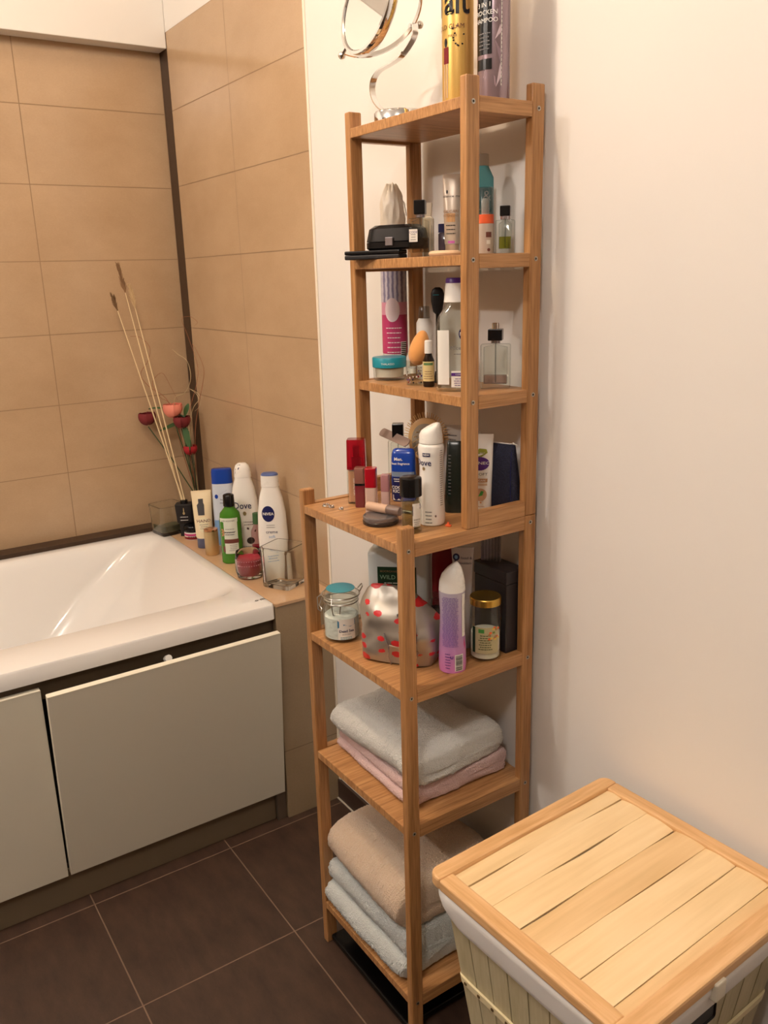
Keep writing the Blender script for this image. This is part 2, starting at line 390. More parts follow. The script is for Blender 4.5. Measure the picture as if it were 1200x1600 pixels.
panel(-1.40, -.7105, 'left panel standing upright', .004, .0835, .545)
sb(MB().box(.772, .782, YB, -.187, .0, .083, mTaupe, .001), 'plinth', None, 'taupe plinth board')
sb(MB().box(.785, .794, -.186, -.1605, 0, .078, M('worn aluminium', (150, 140, 124), .35, .8), .001), 'bracket', None, 'small metal bracket')
b = MB(); b.tube([(.787, -.4345, .531), (.802, -.4335, .537)], .006, mWhite, 10); b.tube([(.795, -.434, .534), (.806, -.433, .5395)], .0085, mWhite, 10)
tag(b.build('pipe_end'), 'small white plastic pipe end poking out above the large bath panel', 'pipe')

# ------------------------------------------------------------------ bamboo shelf unit
X0, X1, YBK, YU, YF = 1.2160, 1.5413, -.0134, -.1642, -.2915
PW, PD = .0154, .0247
ZS = [1.6036, 1.3899, 1.1787, .9652, .7152, .4613, .1049]
RS = .0035; PIV = Vector((1.35, -.15, 0))
def SR(x, y, z=0.):  # rotate a point with the shelf
    c, s = cos(RS), sin(RS); dx, dy = x - PIV.x, y - PIV.y
    return (PIV.x + c * dx - s * dy, PIV.y + s * dx + c * dy, z)
o0 = Vector(SR(X0, YBK))
shelf = thing('bamboo_shelf_unit', 'tall stepped bamboo shelf unit with seven shelves standing against the white wall', 'shelf unit', (1.35, -.15, 0), RS)
def S(x): return x - 1.35
def Q(y): return y + .15
def screw(par, y, z):
    b = MB(); T = Matrix.Translation((S(X1) + .0002, Q(y), z)) @ Matrix.Rotation(pi / 2, 4, 'Y')
    b.lathe([(-.002, .0036), (.0005, .0036), (.0008, .003), (.0004, .0018)], mSteel, 16, T, False, False)
    b.lathe([(-.0015, .0019), (.0004, .0019)], mScrewD, 6, T, False, True); b.build('screw', par)
def post(x, y0, z0, z1, scr=()):
    b = MB(); b.box(S(x), S(x + PW), Q(y0), Q(y0 + PD), z0, z1, mBamZ, .0022, 2); p = b.build('post', shelf)
    for z in scr: screw(p, y0 + PD / 2, z)
for x in (X0, X1 - PW):
    r = x > 1.4
    post(x, YF, 0, .9933, [z - .010 for z in (ZS[3], ZS[4], ZS[5], ZS[6])] if r else ())
    post(x, YBK - PD, 0, .9672, [z - .010 for z in (ZS[3], ZS[4], ZS[5])] if r else ())
    post(x, YU, .9675, 1.63, [z - .008 for z in (ZS[0], ZS[1], ZS[2])] if r else ())
    post(x, YBK - PD, .9676, 1.63, [z - .008 for z in (ZS[0], ZS[1], ZS[2])] if r else ())
    for k, z in enumerate(ZS):
        y0 = (YU if k < 3 else YF) + PD
        h, up = (.021, .001) if k < 3 else (.024, .002)
        b = MB(); b.box(S(x + .0005), S(x + PW - .0005), Q(y0), Q(YBK - PD), z - h + up, z + up, mBamY, .0008); b.build('side_rail', shelf)
    b = MB(); b.box(S(x + .0005), S(x + PW - .0005), Q(YU + PD), Q(YBK - PD), .9676, .9928, mBamY, .0008); b.build('side_rail', shelf)
for k, z in enumerate(ZS):
    y0 = (YU if k < 3 else YF) + .001
    b = MB(); b.box(S(X0 + PW), S(X1 - PW), Q(y0), Q(YBK - .004), z - .0155, z, mBam, .001); b.build('shelf_board', shelf)

# ------------------------------------------------------------------ hamper
HR = .038
ham = thing('laundry_hamper', 'pale bamboo laundry hamper with slatted lid and white cloth liner by the wall', 'hamper', (1.9, -.205, 0), HR)
hx0, hx1, hy0, hy1, HZ = -.166, .183, -.187, .185, .567
FW = .026
def side_rail_(x0, x1, outer):
    bm_ = bmesh.new(); bmesh.ops.create_cube(bm_, size=1)
    for v in bm_.verts: v.co = Vector(((x0 + x1) / 2 + v.co.x * (x1 - x0), (hy0 + hy1) / 2 + v.co.y * (hy1 - hy0), HZ - .009 + v.co.z * .018))
    ed = [e for e in bm_.edges if abs(e.verts[0].co.z - e.verts[1].co.z) > .01 and abs(e.verts[0].co.x - outer) < .001]
    bmesh.ops.bevel(bm_, geom=ed, offset=.017, segments=6, profile=.5, affect='EDGES')
    ed = [e for e in bm_.edges if e.is_manifold and e.calc_face_angle(0) > .9]
    bmesh.ops.bevel(bm_, geom=ed, offset=.0035, segments=2, profile=.5, affect='EDGES')
    return MB().bm(bm_, mFrmY)
def tilted(x0, x1, y0, y1, z0, z1, m, bev): b = MB(); b.box(x0, x1, y0, y1, z0, z1, m, bev, 3); return b
lid = MB().box(hx0 + .012, hx1 - .012, hy0 + .012, hy1 - .012, HZ - .016, HZ - .0115, M('lid backing', (120, 84, 48), .6)).build('lid', ham)
side_rail_(hx0, hx0 + FW, hx0).build('lid_rail', lid)
side_rail_(hx1 - FW - .004, hx1, hx1).build('lid_rail', lid)
tilted(hx0 + FW - .001, hx1 - FW - .003, hy0, hy0 + FW, HZ - .018, HZ - .0005, mFrmX, .004).build('lid_rail', lid)
tilted(hx0 + FW - .001, hx1 - FW - .003, hy1 - FW + .002, hy1, HZ - .018, HZ - .0005, mFrmX, .004).build('lid_rail', lid)
xs = [hx0 + FW - .001] + [v - 1.9 + .008 for v in (1.7798, 1.828, 1.8786, 1.9297, 1.978, 2.027)] + [hx1 - FW - .003]
for i in range(7):
    a, c = xs[i], xs[i + 1]; vs = []; fs = []; NX, NY = 8, 24; ph = random.random() * 6; amp = (.0016, .0024, .0028, .002, .0008, .0006, .0004)[i]
    for k in range(NY + 1):
        y = hy0 + FW - .002 + (hy1 - hy0 - 2 * FW + .004) * k / NY
        wob = amp * sin(k / NY * pi * 2.2 + ph)
        for j in range(NX + 1):
            u = j / NX; x = a + .0006 + (c - a - .0012) * u + (wob * .6 if j in (0, NX) else 0)
            vs.append((x, y, HZ - .0045 - .0022 * (2 * u - 1) ** 2 + wob * (u - .3)))
    for k in range(NY):
        for j in range(NX): q = k * (NX + 1) + j; fs.append((q, q + 1, q + NX + 2, q + NX + 1))
    m0 = len(vs); vs += [(x, y, z - .004) for x, y, z in vs]; fs += [tuple(m0 + q for q in reversed(f)) for f in fs]
    W = NX + 1
    for k in range(NY):
        for j in (0, NX): q = k * W + j; fs.append((q, q + W, q + W + m0, q + m0) if j == 0 else (q + W, q, q + m0, q + W + m0))
    for j in range(NX):
        for k in (0, NY): q = k * W + j; fs.append((q + 1, q, q + m0, q + 1 + m0) if k == 0 else (q, q + 1, q + 1 + m0, q + m0))
    MB().add(vs, fs, mPaleX2 if i in (3, 6) else mPaleX, True).build('lid_slat', lid)
# basket walls: vertical slats tapering to the foot
def hside(z): t = (HZ - z) / HZ; return hx0 + .014 + .075 * t, hx1 - .014 - .075 * t, hy0 + .014 + .055 * t, hy1 - .014 - .055 * t
def wallslats(side, n):
    for i in range(n):
        vs = []
        for z in (.012, .535):
            a0, a1, c0, c1 = hside(z)
            for u in ((i + .03) / n, (i + .97) / n):
                for d in (0, .004):
                    if side == 'f': vs.append((a0 + (a1 - a0) * u, c0 + d, z))
                    if side == 'b': vs.append((a0 + (a1 - a0) * u, c1 - d, z))
                    if side == 'l': vs.append((a0 + d, c0 + (c1 - c0) * u, z))
                    if side == 'r': vs.append((a1 - d, c0 + (c1 - c0) * u, z))
        fs = [(0, 1, 3, 2), (4, 6, 7, 5), (0, 2, 6, 4), (1, 5, 7, 3), (0, 4, 5, 1), (2, 3, 7, 6)]
        MB().add(vs, fs, mSlatV).build('basket_slat', ham)
for s_, n_ in (('f', 8), ('b', 8), ('l', 8), ('r', 8)): wallslats(s_, n_)
b = MB(); a0, a1, c0, c1 = hside(.02); b.box(a0, a1, c0, c1, .006, .014, mSlatV); b.build('basket_floor', ham)
b = MB(); a0, a1, c0, c1 = hside(.3); i = .006; vs = []; fs = []
secs = []
for z in (.015, .3, .53): a0, a1, c0, c1 = hside(z); secs.append((z, (a1 - a0) / 2 - i, (c1 - c0) / 2 - i, 14, (a0 + a1) / 2, (c0 + c1) / 2))
b.loft(secs, M('unbleached liner', (200, 190, 160), .9), 48, True, False); b.build('inner_liner', ham)
secs = []
for z, g in ((.488, .003), (.492, .007), (.505, .010), (.520, .013), (.534, .015), (.546, .015), (.5555, .010)):
    a0, a1, c0, c1 = hside(z); secs.append((z, (a1 - a0) / 2 + g, (c1 - c0) / 2 + g, 13, (a0 + a1) / 2, (c0 + c1) / 2))
o = MB().loft(secs, mCloth, 128, False, True).build('cloth_cuff', ham)
for v in o.data.vertices:
    k = noise.noise(Vector(v.co) * 22) * .0035 * (1 if v.co.z < .54 else .3); d = Vector((v.co.x, v.co.y, 0)).normalized(); v.co += d * k; v.co.z += noise.noise(Vector((v.co.x * 9, v.co.y * 9, 3))) * .004 * (v.co.z < .5)
for zz in (.395, .12):
    b = MB(); secs = []
    for z, g in ((zz - .006, .0005), (zz - .006, .004), (zz + .006, .004), (zz + .006, .0005)):
        a0, a1, c0, c1 = hside(z); secs.append((z, (a1 - a0) / 2 + g, (c1 - c0) / 2 + g, 30, (a0 + a1) / 2, (c0 + c1) / 2))
    b.loft(secs, M('cream lacing strip', (228, 216, 176), .5), 64, False, False, smooth=False)
    a0, a1, c0, c1 = hside(zz)
    for k in range(10):
        u = a0 + (a1 - a0) * (k + .5) / 10
        b.box(u - .002, u + .002, c0 - .0055, c0 - .0035, zz - .0018, zz + .0018, M('nail brown', (90, 70, 40), .5))
    b.build('lacing_strip', ham)
# hand slot and fabric tab on the right side
a0, a1, c0, c1 = hside(.47); b = MB(); b.box(a1 - .001, a1 + .0012, -.085, .015, .455, .485, mBlackM, .004); b.build('hand_slot', ham)
b = MB(); b.box(hx1 - .012, hx1 + .004, -.037, -.017, .530, .5555, M('tab tape', (214, 208, 190), .7), .002); b.build('cloth_tab', ham)

# ------------------------------------------------------------------ towels
def towel(name, label, loc, rotz, L, D, folds, th, mat, seed, sag=.0, group=None, fuzz=.0016, taper=0., cat='towel'):
    """a folded towel: cross-section (y,z) of stacked layers joined by round folds, swept along x"""
    t = thing(name, label, cat, loc, rotz, group)
    # outline of the stack: rounded at the fold side (front), layered groove at the front
    NXS = 170; vs = []; fs = []
    H = folds * th
    ring = []
    def add(y, z): ring.append((y, z))
    # front side: bulging fold per pair of layers
    for k in range(folds):
        for i in range(25):
            a = -pi / 2 + pi * i / 24; add(-D / 2 + th * .5 - cos(a) * th * (.55 if k % 2 == 0 else .30), (k + .5) * th + sin(a) * th * .5)
    for i in range(1, 56): add(-D / 2 + th * .5 + (D - th) * i / 56, H)
    for k in reversed(range(folds)):
        for i in range(21):
            a = pi / 2 - pi * i / 20; add(D / 2 - th * .5 + cos(a) * th * (.5 if k % 2 else .35), (k + .5) * th + sin(a) * th * .5)
    for i in range(1, 22): add(D / 2 - th * .5 - (D - th) * i / 22, 0)
    n = len(ring)
    for k in range(NXS + 1):
        u = k / NXS * 2 - 1; e = (1 - abs(u) ** 7) ** (1 / 5.)
        for y, z in ring:
            zz = z * (1 - taper * (u + 1) / 2) ; hh = H
            zc = zz if zz < H * .5 else zz
            yy = y * (.93 + .07 * e); z2 = H * .42 + (zc - H * .42) * (.25 + .75 * e)
            z2 -= sag * (1 - e) * H * .4
            p = Vector((u * L / 2, yy, z2)); q = p * 14 + Vector((seed, 0, 0))
            w = noise.noise(q) * .008 + noise.noise(q * 2.2) * .0025
            top = max(0, min(1, z2 / H))
            d = Vector((0, (yy / D) * 1.2, .9 * top)); 
            p += d * w * 1.2 + Vector((noise.noise(q * 1.3 + Vector((5, 5, 5))) * .006, 0, 0)) * (1 if abs(u) > .8 else .3)
            nn = noise.noise(p * 520) * fuzz * .75 + noise.noise(p * 300 + Vector((3, 3, 3))) * fuzz * .35
            p += Vector((u * .4, yy / D * 1.6, (z2 / H - .5) * 1.6)).normalized() * nn
            p.z = max(p.z, .0005) if z2 > -.002 else p.z
            vs.append(p)
    for k in range(NXS):
        for i in range(n): j = (i + 1) % n; fs.append((k * n + i, (k + 1) * n + i, (k + 1) * n + j, k * n + j))
    for k, rev in ((0, False), (NXS, True)):
        c = sum((vs[k * n + i] for i in range(n)), Vector()) / n; vs.append(c); ci = len(vs) - 1
        for i in range(n):
            j = (i + 1) % n; f = (k * n + i, k * n + j, ci); fs.append(f[::-1] if rev else f)
    o = MB().add(vs, fs, mat, True).build('terry_cloth', t)
    return t
def terry(name, c):
    m, nt, b = new_mat(name); N = nt.nodes; L = nt.links
    tc = N.new('ShaderNodeTexCoord'); n1 = N.new('ShaderNodeTexNoise'); n1.inputs['Scale'].default_value = 420; n1.inputs['Detail'].default_value = 3
    v = N.new('ShaderNodeTexVoronoi'); v.inputs['Scale'].default_value = 520
    L.new(tc.outputs['Object'], n1.inputs['Vector']); L.new(tc.outputs['Object'], v.inputs['Vector'])
    ad = N.new('ShaderNodeMath'); L.new(n1.outputs['Fac'], ad.inputs[0]); L.new(v.outputs['Distance'], ad.inputs[1])
    bp = N.new('ShaderNodeBump'); bp.inputs['Strength'].default_value = .8; bp.inputs['Distance'].default_value = .0025
    L.new(ad.outputs[0], bp.inputs['Height']); L.new(bp.outputs['Normal'], b.inputs['Normal'])
    b.inputs['Base Color'].default_value = rgb(c); b.inputs['Roughness'].default_value = .95; b.inputs['Sheen Weight'].default_value = .35; b.inputs['Specular IOR Level'].default_value = .1
    return m
tPink = terry('pink terry', (228, 196, 192)); tWhite = terry('white terry', (222, 222, 216)); tBeige = terry('beige terry', (222, 198, 172)); tIce = terry('ice white terry', (214, 220, 218))
tPinkT = towel('folded_towel', 'pink folded towel lying under the white towel on the sixth shelf', (1.372, -.140, ZS[5] + .0005), radians(-1), .256, .228, 2, .021, tPink, 3.1, group='folded towels', fuzz=.0022)
towel('folded_towel', 'white folded towel lying on top of the pink towel', (1.369, -.146, ZS[5] + .0415), radians(3), .268, .222, 1, .062, tWhite, 9.2, .35, 'folded towels', .0030)
towel('folded_towel', 'bluish white thick towel at the bottom of the pile on the lowest shelf', (1.366, -.158, ZS[6] + .0005), radians(1), .274, .266, 2, .053, tIce, 4.4, .1, 'folded towels', .0040)
towel('folded_towel', 'beige folded towel on top of the pile on the lowest shelf', (1.369, -.160, ZS[6] + .104), radians(-2), .266, .252, 1, .100, tBeige, 14.4, .4, 'folded towels', .0032)
# black glass bathroom scale pushed under the shelf
sc = thing('bathroom_scale', 'flat black glass bathroom scale on the floor under the shelf unit', 'scale', (1.372, -.140, 0), RS)
MB().box(-.139, .139, -.143, .135, .006, .020, M('black scale glass', (5, 5, 6), .25), .004, 3).build('glass_plate', sc)
for sx in (-1, 1):
    for sy in (-1, 1): MB().lathe([(0, .014), (.007, .014)], mBlackM, 16, Matrix.Translation((sx * .11, sy * .11, 0))).build('foot', sc)

# ================================================================== small things
Z1, Z2, Z3, Z4, Z5, Z6, Z7 = ZS
ZL = .6018
D2R = radians
def part(mb, name, par, label=None):
    o = mb.build(name, par)
    if label: o['label'] = label
    return o
def L1(secs, m, n=32, **k): return MB().loft(secs, m, n, **k)

# ---------------------------------------------------------------- top shelf
t = thing('cosmetic_mirror', 'round chrome cosmetic mirror on a curved stand at the left of the top shelf', 'mirror', (1.278, -.094, Z1), 0)
part(MB().lathe([(0, .041), (.002, .043), (.020, .043), (.023, .041), (.0235, .0)], mChrome, 48, cap1=False), 'base', t)
T0 = Vector((1.278, -.094, Z1))
def W(x, y, z): return Vector((x, y, z)) - T0
pts = [W(1.262, -.094, 1.627), W(1.243, -.094, 1.632), W(1.221, -.094, 1.642), W(1.204, -.094, 1.658), W(1.198, -.094, 1.676), W(1.204, -.094, 1.691), W(1.222, -.094, 1.700), W(1.250, -.094, 1.703), W(1.283, -.094, 1.708), W(1.310, -.094, 1.720), W(1.325, -.093, 1.734), W(1.322, -.091, 1.750)]
def smooth(P, k=4):
    o = []
    for i in range(len(P) - 1):
        p0, p1, p2, p3 = P[max(i - 1, 0)], P[i], P[i + 1], P[min(i + 2, len(P) - 1)]
        for j in range(k):
            s = j / k; o.append(.5 * ((2 * p1) + (p2 - p0) * s + (2 * p0 - 5 * p1 + 4 * p2 - p3) * s * s + (3 * p1 - p0 - 3 * p2 + p3) * s ** 3))
    return o + [P[-1]]
b = MB(); sp = smooth(pts); vs = []; fs = []
for k, q in enumerate(sp):
    tg = (sp[min(k + 1, len(sp) - 1)] - sp[max(k - 1, 0)]).normalized(); nr = Vector((-tg.z, 0, tg.x))
    for sy, sn in ((-1, -1), (1, -1), (1, 1), (-1, 1)): vs.append(q + Vector((0, .0055 * sy, 0)) + nr * .0011 * sn)
for k in range(len(sp) - 1):
    for i in range(4): j = (i + 1) % 4; fs.append((k * 4 + i, k * 4 + j, k * 4 + 4 + j, k * 4 + 4 + i))
fs += [(3, 2, 1, 0), tuple(range(len(vs) - 4, len(vs)))]
part(b.add(vs, fs, mChrome, True), 'stand_arm', t)
# mirror head: disc facing the room, held by a half-ring yoke behind it
MCc = W(1.3130, -.1710, 1.7660); fd = Vector((-.01, -.93, .20)).normalized()
ax = Vector((-.75, 0, -.64)); ax = (ax - fd * ax.dot(fd)).normalized(); ay = fd.cross(ax)
TM = Matrix((ax, ay, fd)).transposed().to_4x4(); TM.translation = MCc
b = MB(); b.lathe([(-.010, .0), (-.010, .064), (-.008, .070), (-.005, .0715), (.004, .0715), (.008, .0705), (.0085, .066), (.0065, .0640)], mChrome, 64, TM, cap0=False, cap1=False); part(b, 'rim', t)
part(MB().lathe([(-.0085, .0645), (.0060, .0647)], mMirror, 64, TM), 'mirror_glass', t, 'round mirror glass')
R = .083
b = MB(); P_ = [TM @ Vector((R * cos(a_), 0, -R * sin(a_))) for a_ in [pi * i / 28 for i in range(29)]]; vs = []; fs = []
for k, q in enumerate(P_):
    tg = (P_[min(k + 1, 28)] - P_[max(k - 1, 0)]).normalized(); sd = (TM.to_3x3() @ Vector((0, 1, 0))).normalized(); nr = tg.cross(sd)
    for s1, s2 in ((-1, -1), (1, -1), (1, 1), (-1, 1)): vs.append(q + sd * .0045 * s1 + nr * .0011 * s2)
for k in range(28):
    for i in range(4): j = (i + 1) % 4; fs.append((k * 4 + i, k * 4 + j, k * 4 + 4 + j, k * 4 + 4 + i))
fs += [(3, 2, 1, 0), tuple(range(len(vs) - 4, len(vs)))]
part(b.add(vs, fs, mChrome, True), 'yoke', t)
for s_ in (-1, 1):
    b = MB(); b.tube([TM @ Vector((s_ * .069, 0, 0)), TM @ Vector((s_ * .086, 0, 0))], .003, mChrome, 10); b.sphere(TM @ Vector((s_ * .089, 0, 0)), .0062, mChrome); part(b, 'pivot_knob', t)
hg = TM @ Vector((0, 0, -R)); b = MB(); b.tube([hg + Vector((0, -.006, 0)), hg + Vector((0, .012, 0))], .0035, mChrome, 12); b.sphere(hg + Vector((.004, .012, .002)), .006, mSteel); part(b, 'hinge', t)

def can(name, label, cat, loc, rot, r, h, mat, draw, capm=None, grp=None, base=mSteel):
    t = thing(name, label, cat, loc, rot, grp)
    body = [(0, r * .93, r * .93), (.0015, r * .98, r * .98), (.004, r, r), (h * .82, r, r), (h * .845, r * .97, r * .97), (h * .855, r * .90, r * .90)]
    part(L1(body, mat, 48), 'can_body', t)
    if capm: part(L1([(h * .857, r * .86, r * .86), (h * .86, r * .93, r * .93), (h * .985, r * .90, r * .90), (h, r * .84, r * .84)], capm, 40), 'cap', t)
    b = MB(); draw(b, front(body)); part(b, 'label', t)
    return t
def d1(b, F):
    b.text(F, 'Taft', -.010, .138, .050, mBlack, bold=.02, xs=.78)
    b.text(F, 'GOLD GLAM', -.012, .106, .009, mBrown); b.text(F, 'MAXX', -.004, .094, .005, mBrown)
    b.patch(F, -.0205, -.0105, .058, .080, mDkRed, nx=3, nz=3); b.patch(F, -.0185, -.013, .080, .092, mBlack, nx=3, nz=3, shape='ellipse')
    b.patch(F, -.0195, -.0175, .010, .058, mBeige, nx=2, nz=5); b.patch(F, -.0145, -.0125, .012, .058, mBeige, nx=2, nz=5)
    for k in range(10):
        x, z = random.uniform(-.006, .012), random.uniform(.078, .106); b.patch(F, x, x + .003, z, z + .0022, mBlack, nx=1, nz=1, shape='ellipse')
can('hairspray_can', 'gold hairspray can with black lettering on the top shelf behind the front post', 'spray can', (1.452, -.107, Z1), D2R(42), .0235, .245, M('gold can', (222, 184, 104), .36, .6), d1, mBlack)
def d2(b, F):
    b.patch(F, -.022, .006, .128, .185, M('label mauve', (176, 150, 158), .4), nx=8)
    b.text(F, 'Balea', -.008, .168, .017, mWhiteInk, bold=.01, eps=.001); b.patch(F, -.018, .008, .062, .140, mBlack, nx=8, eps=.0007)
    for k, s_ in enumerate(('3 IN 1', 'TROCKEN', 'SHAMPOO')): b.text(F, s_, -.004, .125 - k * .010, .0085, mWhiteInk, eps=.0012)
    b.lines(F, -.004, .088, .020, 5, .005, .0016, mGreyInk, .0012); b.patch(F, -.018, .008, .042, .056, mBlack, nx=6, eps=.0007)
    b.patch(F, .021, .0225, .02, .17, mPaper, nx=1); b.lines(F, .0218, .16, .001, 26, .0055, .002, mInk, .001)
    vs = [(-.02, .02), (.0, .045), (.014, .018), (.02, .05), (.012, .08), (.02, .1), (.01, .14)]
    for i in range(len(vs) - 1):
        (xa, za), (xb, zb) = vs[i], vs[i + 1]; m_ = M('facet %d' % (i % 2), ((206, 188, 196), (138, 118, 128))[i % 2], .3)
        b.poly(F, [(xa, za), (xb, zb), ((xa + xb) / 2 + .006, (za + zb) / 2)], m_, .0005)
can('dry_shampoo_can', 'mauve grey dry shampoo can with black panel on the top shelf by the right posts', 'spray can', (1.504, -.082, Z1), D2R(24), .0238, .228, M('mauve can', (150, 132, 140), .25, .6), d2, mSilver)

# ---------------------------------------------------------------- hanging bag of cotton pads
t = thing('cotton_pad_bag', 'tall pink and lilac cotton pad bag hanging at the outer left side of the shelf', 'bag', (1.186, -.050, 1.206), D2R(50))
body = [(0, .012, .012), (.003, .020, .020), (.010, .0238, .0238), (.20, .0238, .0238), (.205, .022, .022)]
m, nt, bs = new_mat('striped film'); N_ = nt.nodes; wv = N_.new('ShaderNodeTexWave'); wv.bands_direction = 'X'; wv.inputs['Scale'].default_value = 38; wv.inputs['Distortion'].default_value = 1.5; wv.inputs['Detail Scale'].default_value = 3
tc = N_.new('ShaderNodeTexCoord'); nt.links.new(tc.outputs['Object'], wv.inputs['Vector']); cr = N_.new('ShaderNodeValToRGB'); cr.color_ramp.elements[0].color = rgb((120, 116, 150)); cr.color_ramp.elements[1].color = rgb((206, 202, 214)); nt.links.new(wv.outputs['Fac'], cr.inputs['Fac']); nt.links.new(cr.outputs['Color'], bs.inputs['Base Color']); bs.inputs['Roughness'].default_value = .35
b = L1(body, mPaper, 32); part(b, 'pad_stack', t)
F = front(body); b = MB()
b.patch(F, -.036, .036, .004, .085, M('raspberry film', (186, 60, 108), .35), .0006, 20); b.patch(F, -.036, .036, .085, .108, M('rose film', (214, 150, 176), .35), .0006, 20)
b.patch(F, -.036, .036, .108, .2, m, .0006, 20); b.patch(F, -.016, .012, .072, .116, M('pad print', (226, 208, 214), .5), .0012, 12, 8, 'ellipse')
b.patch(F, .013, .026, .005, .035, mWhiteInk, .0012); [b.patch(F, .0135, .0255, .007 + k * .0035, .009 + k * .0035, mInk, .0016, 4, 1) for k in range(8)]
b.lines(F, 0, .06, .03, 6, .009, .0015, mWhiteInk, .0014); part(b, 'printed_film', t)
vs = []; fs = []; K = 48; R_ = 18
for k in range(R_ + 1):
    z = .198 + .118 * k / R_; s_ = k / R_
    for i in range(K):
        a = 2 * pi * i / K; rr = .0235 * (1 - .10 * s_) + (.0045 * s_ + .002) * noise.noise(Vector((cos(a) * 3, sin(a) * 3, z * 45)))
        rr *= 1 - .55 * max(0, (s_ - .72) / .28); rr += .002 * sin(a * 9 + z * 80) * s_
        vs.append((rr * cos(a), rr * sin(a), z + .006 * noise.noise(Vector((cos(a) * 2, sin(a) * 2, 7))) * s_))
for k in range(R_):
    for i in range(K): j = (i + 1) % K; fs.append((k * K + i, k * K + j, (k + 1) * K + j, (k + 1) * K + i))
fs.append(tuple(range(R_ * K, R_ * K + K)))
part(MB().add(vs, fs, M('crinkled film', (226, 216, 200), .35, trans=.25), True), 'gathered_top', t)
b = MB(); b.tube([(.012 * cos(i / 12 * 2 * pi), .012 * sin(i / 12 * 2 * pi), .296 + .002 * (i % 2)) for i in range(12)], .0012, mPaper, 6, close=True); b.tube([(.012, 0, .296), (.022, .006, .285), (.026, .004, .262)], .0011, mPaper, 6); part(b, 'drawstring', t)

# ---------------------------------------------------------------- second shelf
t = thing('slim_makeup_case', 'slim black flat case at the left front edge of the second shelf', 'case', (1.286, -.155, Z2), D2R(30))
part(MB().box(-.052, .052, -.017, .017, 0, .0075, mBlackM, .002), 'tray', t); part(MB().box(-.052, .052, -.017, .017, .0078, .0145, mBlack, .002), 'lid', t)
t = thing('makeup_palette', 'rounded black makeup palette with clasp lying on the second shelf', 'palette', (1.300, -.118, Z2 + .0150), D2R(28))
part(L1([(0, .047, .027, 6), (.003, .050, .030, 6), (.012, .050, .030, 6), (.0125, .049, .029, 6)], mBlack, 48), 'case_base', t)
part(L1([(.0130, .049, .029, 6), (.0135, .050, .030, 6), (.034, .046, .028, 5), (.040, .038, .022, 4)], mBlack, 48), 'case_lid', t)
part(MB().box(-.007, .007, -.0335, -.0285, .006, .020, mSilver, .001), 'clasp', t)

def perfume(label, loc, rot, w, d, h, capw, caph, liquid=None, fill=.6, gm=mGlass, capm=mBlack, grp='perfume bottles', tube_=True, collar=mSilver, e=8, name='perfume_bottle'):
    t = thing(name, label, 'perfume bottle', loc, rot, grp)
    o_ = [(0, w * .94, d * .94, e), (.002, w, d, e), (h - .002, w, d, e), (h, w * .95, d * .95, e), (h + .001, .006, .006, 2), (h + .006, .006, .006, 2)]
    i_ = [(h + .006, .004, .004, 2), (h - .001, .004, .004, 2), (h - .005, w - .005, d - .004, e), (.008, w - .005, d - .004, e)]
    part(L1(o_ + i_, gm, 40), 'glass_body', t)
    if liquid: part(L1([(.0085, w - .0055, d - .0045, e), (fill * h, w - .0055, d - .0045, e)], liquid, 32), 'perfume', t)
    if tube_: part(MB().tube([(0, 0, .010), (0, 0, h + .004)], .0012, mFrost, 8), 'dip_tube', t)
    part(MB().lathe([(h + .0015, .0075), (h + .008, .0075)], collar, 24), 'collar', t)
    part(MB().box(-capw, capw, -capw, capw, h + .006, h + .006 + caph, capm, .001), 'cap', t)
    return t
t = perfume('clear perfume bottle with black cap and white label beside the black palette', (1.388 - .026, -.115, Z2), D2R(44), .0190, .011, .062, .0092, .022, glass('pale perfume', (235, 215, 190)), .5)
F = flat(-.0112); b = MB(); b.patch(F, -.0180, -.0020, .024, .046, mBlack); b.patch(F, -.0170, -.0030, .025, .045, mPaper, .0006); b.text(F, 'CODE', -.0100, .040, .005, mPurple, .0009); b.lines(F, -.0100, .036, .009, 3, .004, .001, mGreyInk); part(b, 'label', t)
t = thing('glass_phial', 'square frosted stopper phial standing behind the labelled perfume bottle', 'phial', (1.322, -.068, Z2), D2R(50))
part(L1([(0, .009, .009, 8), (.064, .009, .009, 8), (.068, .005, .005, 8), (.088, .0065, .0065, 8), (.090, .006, .006, 8)], M('cream frosted', (214, 200, 176), .4, trans=.2), 32), 'phial_body', t)
t = thing('nail_polish_bottle', 'dark blue capped little bottle with amber liquid between perfume and tube', 'bottle', (1.352, -.055, Z2), D2R(48))
part(L1([(0, .0115, .009, 5), (.002, .012, .0095, 5), (.038, .012, .0095, 5), (.040, .010, .008, 4)], glass('amber grey glass', (150, 140, 150)), 28), 'glass_body', t)
part(L1([(.0405, .012, .0095, 5), (.054, .012, .0095, 5), (.0545, .011, .0085, 5)], M('indigo cap', (28, 28, 66), .3), 28), 'cap', t)
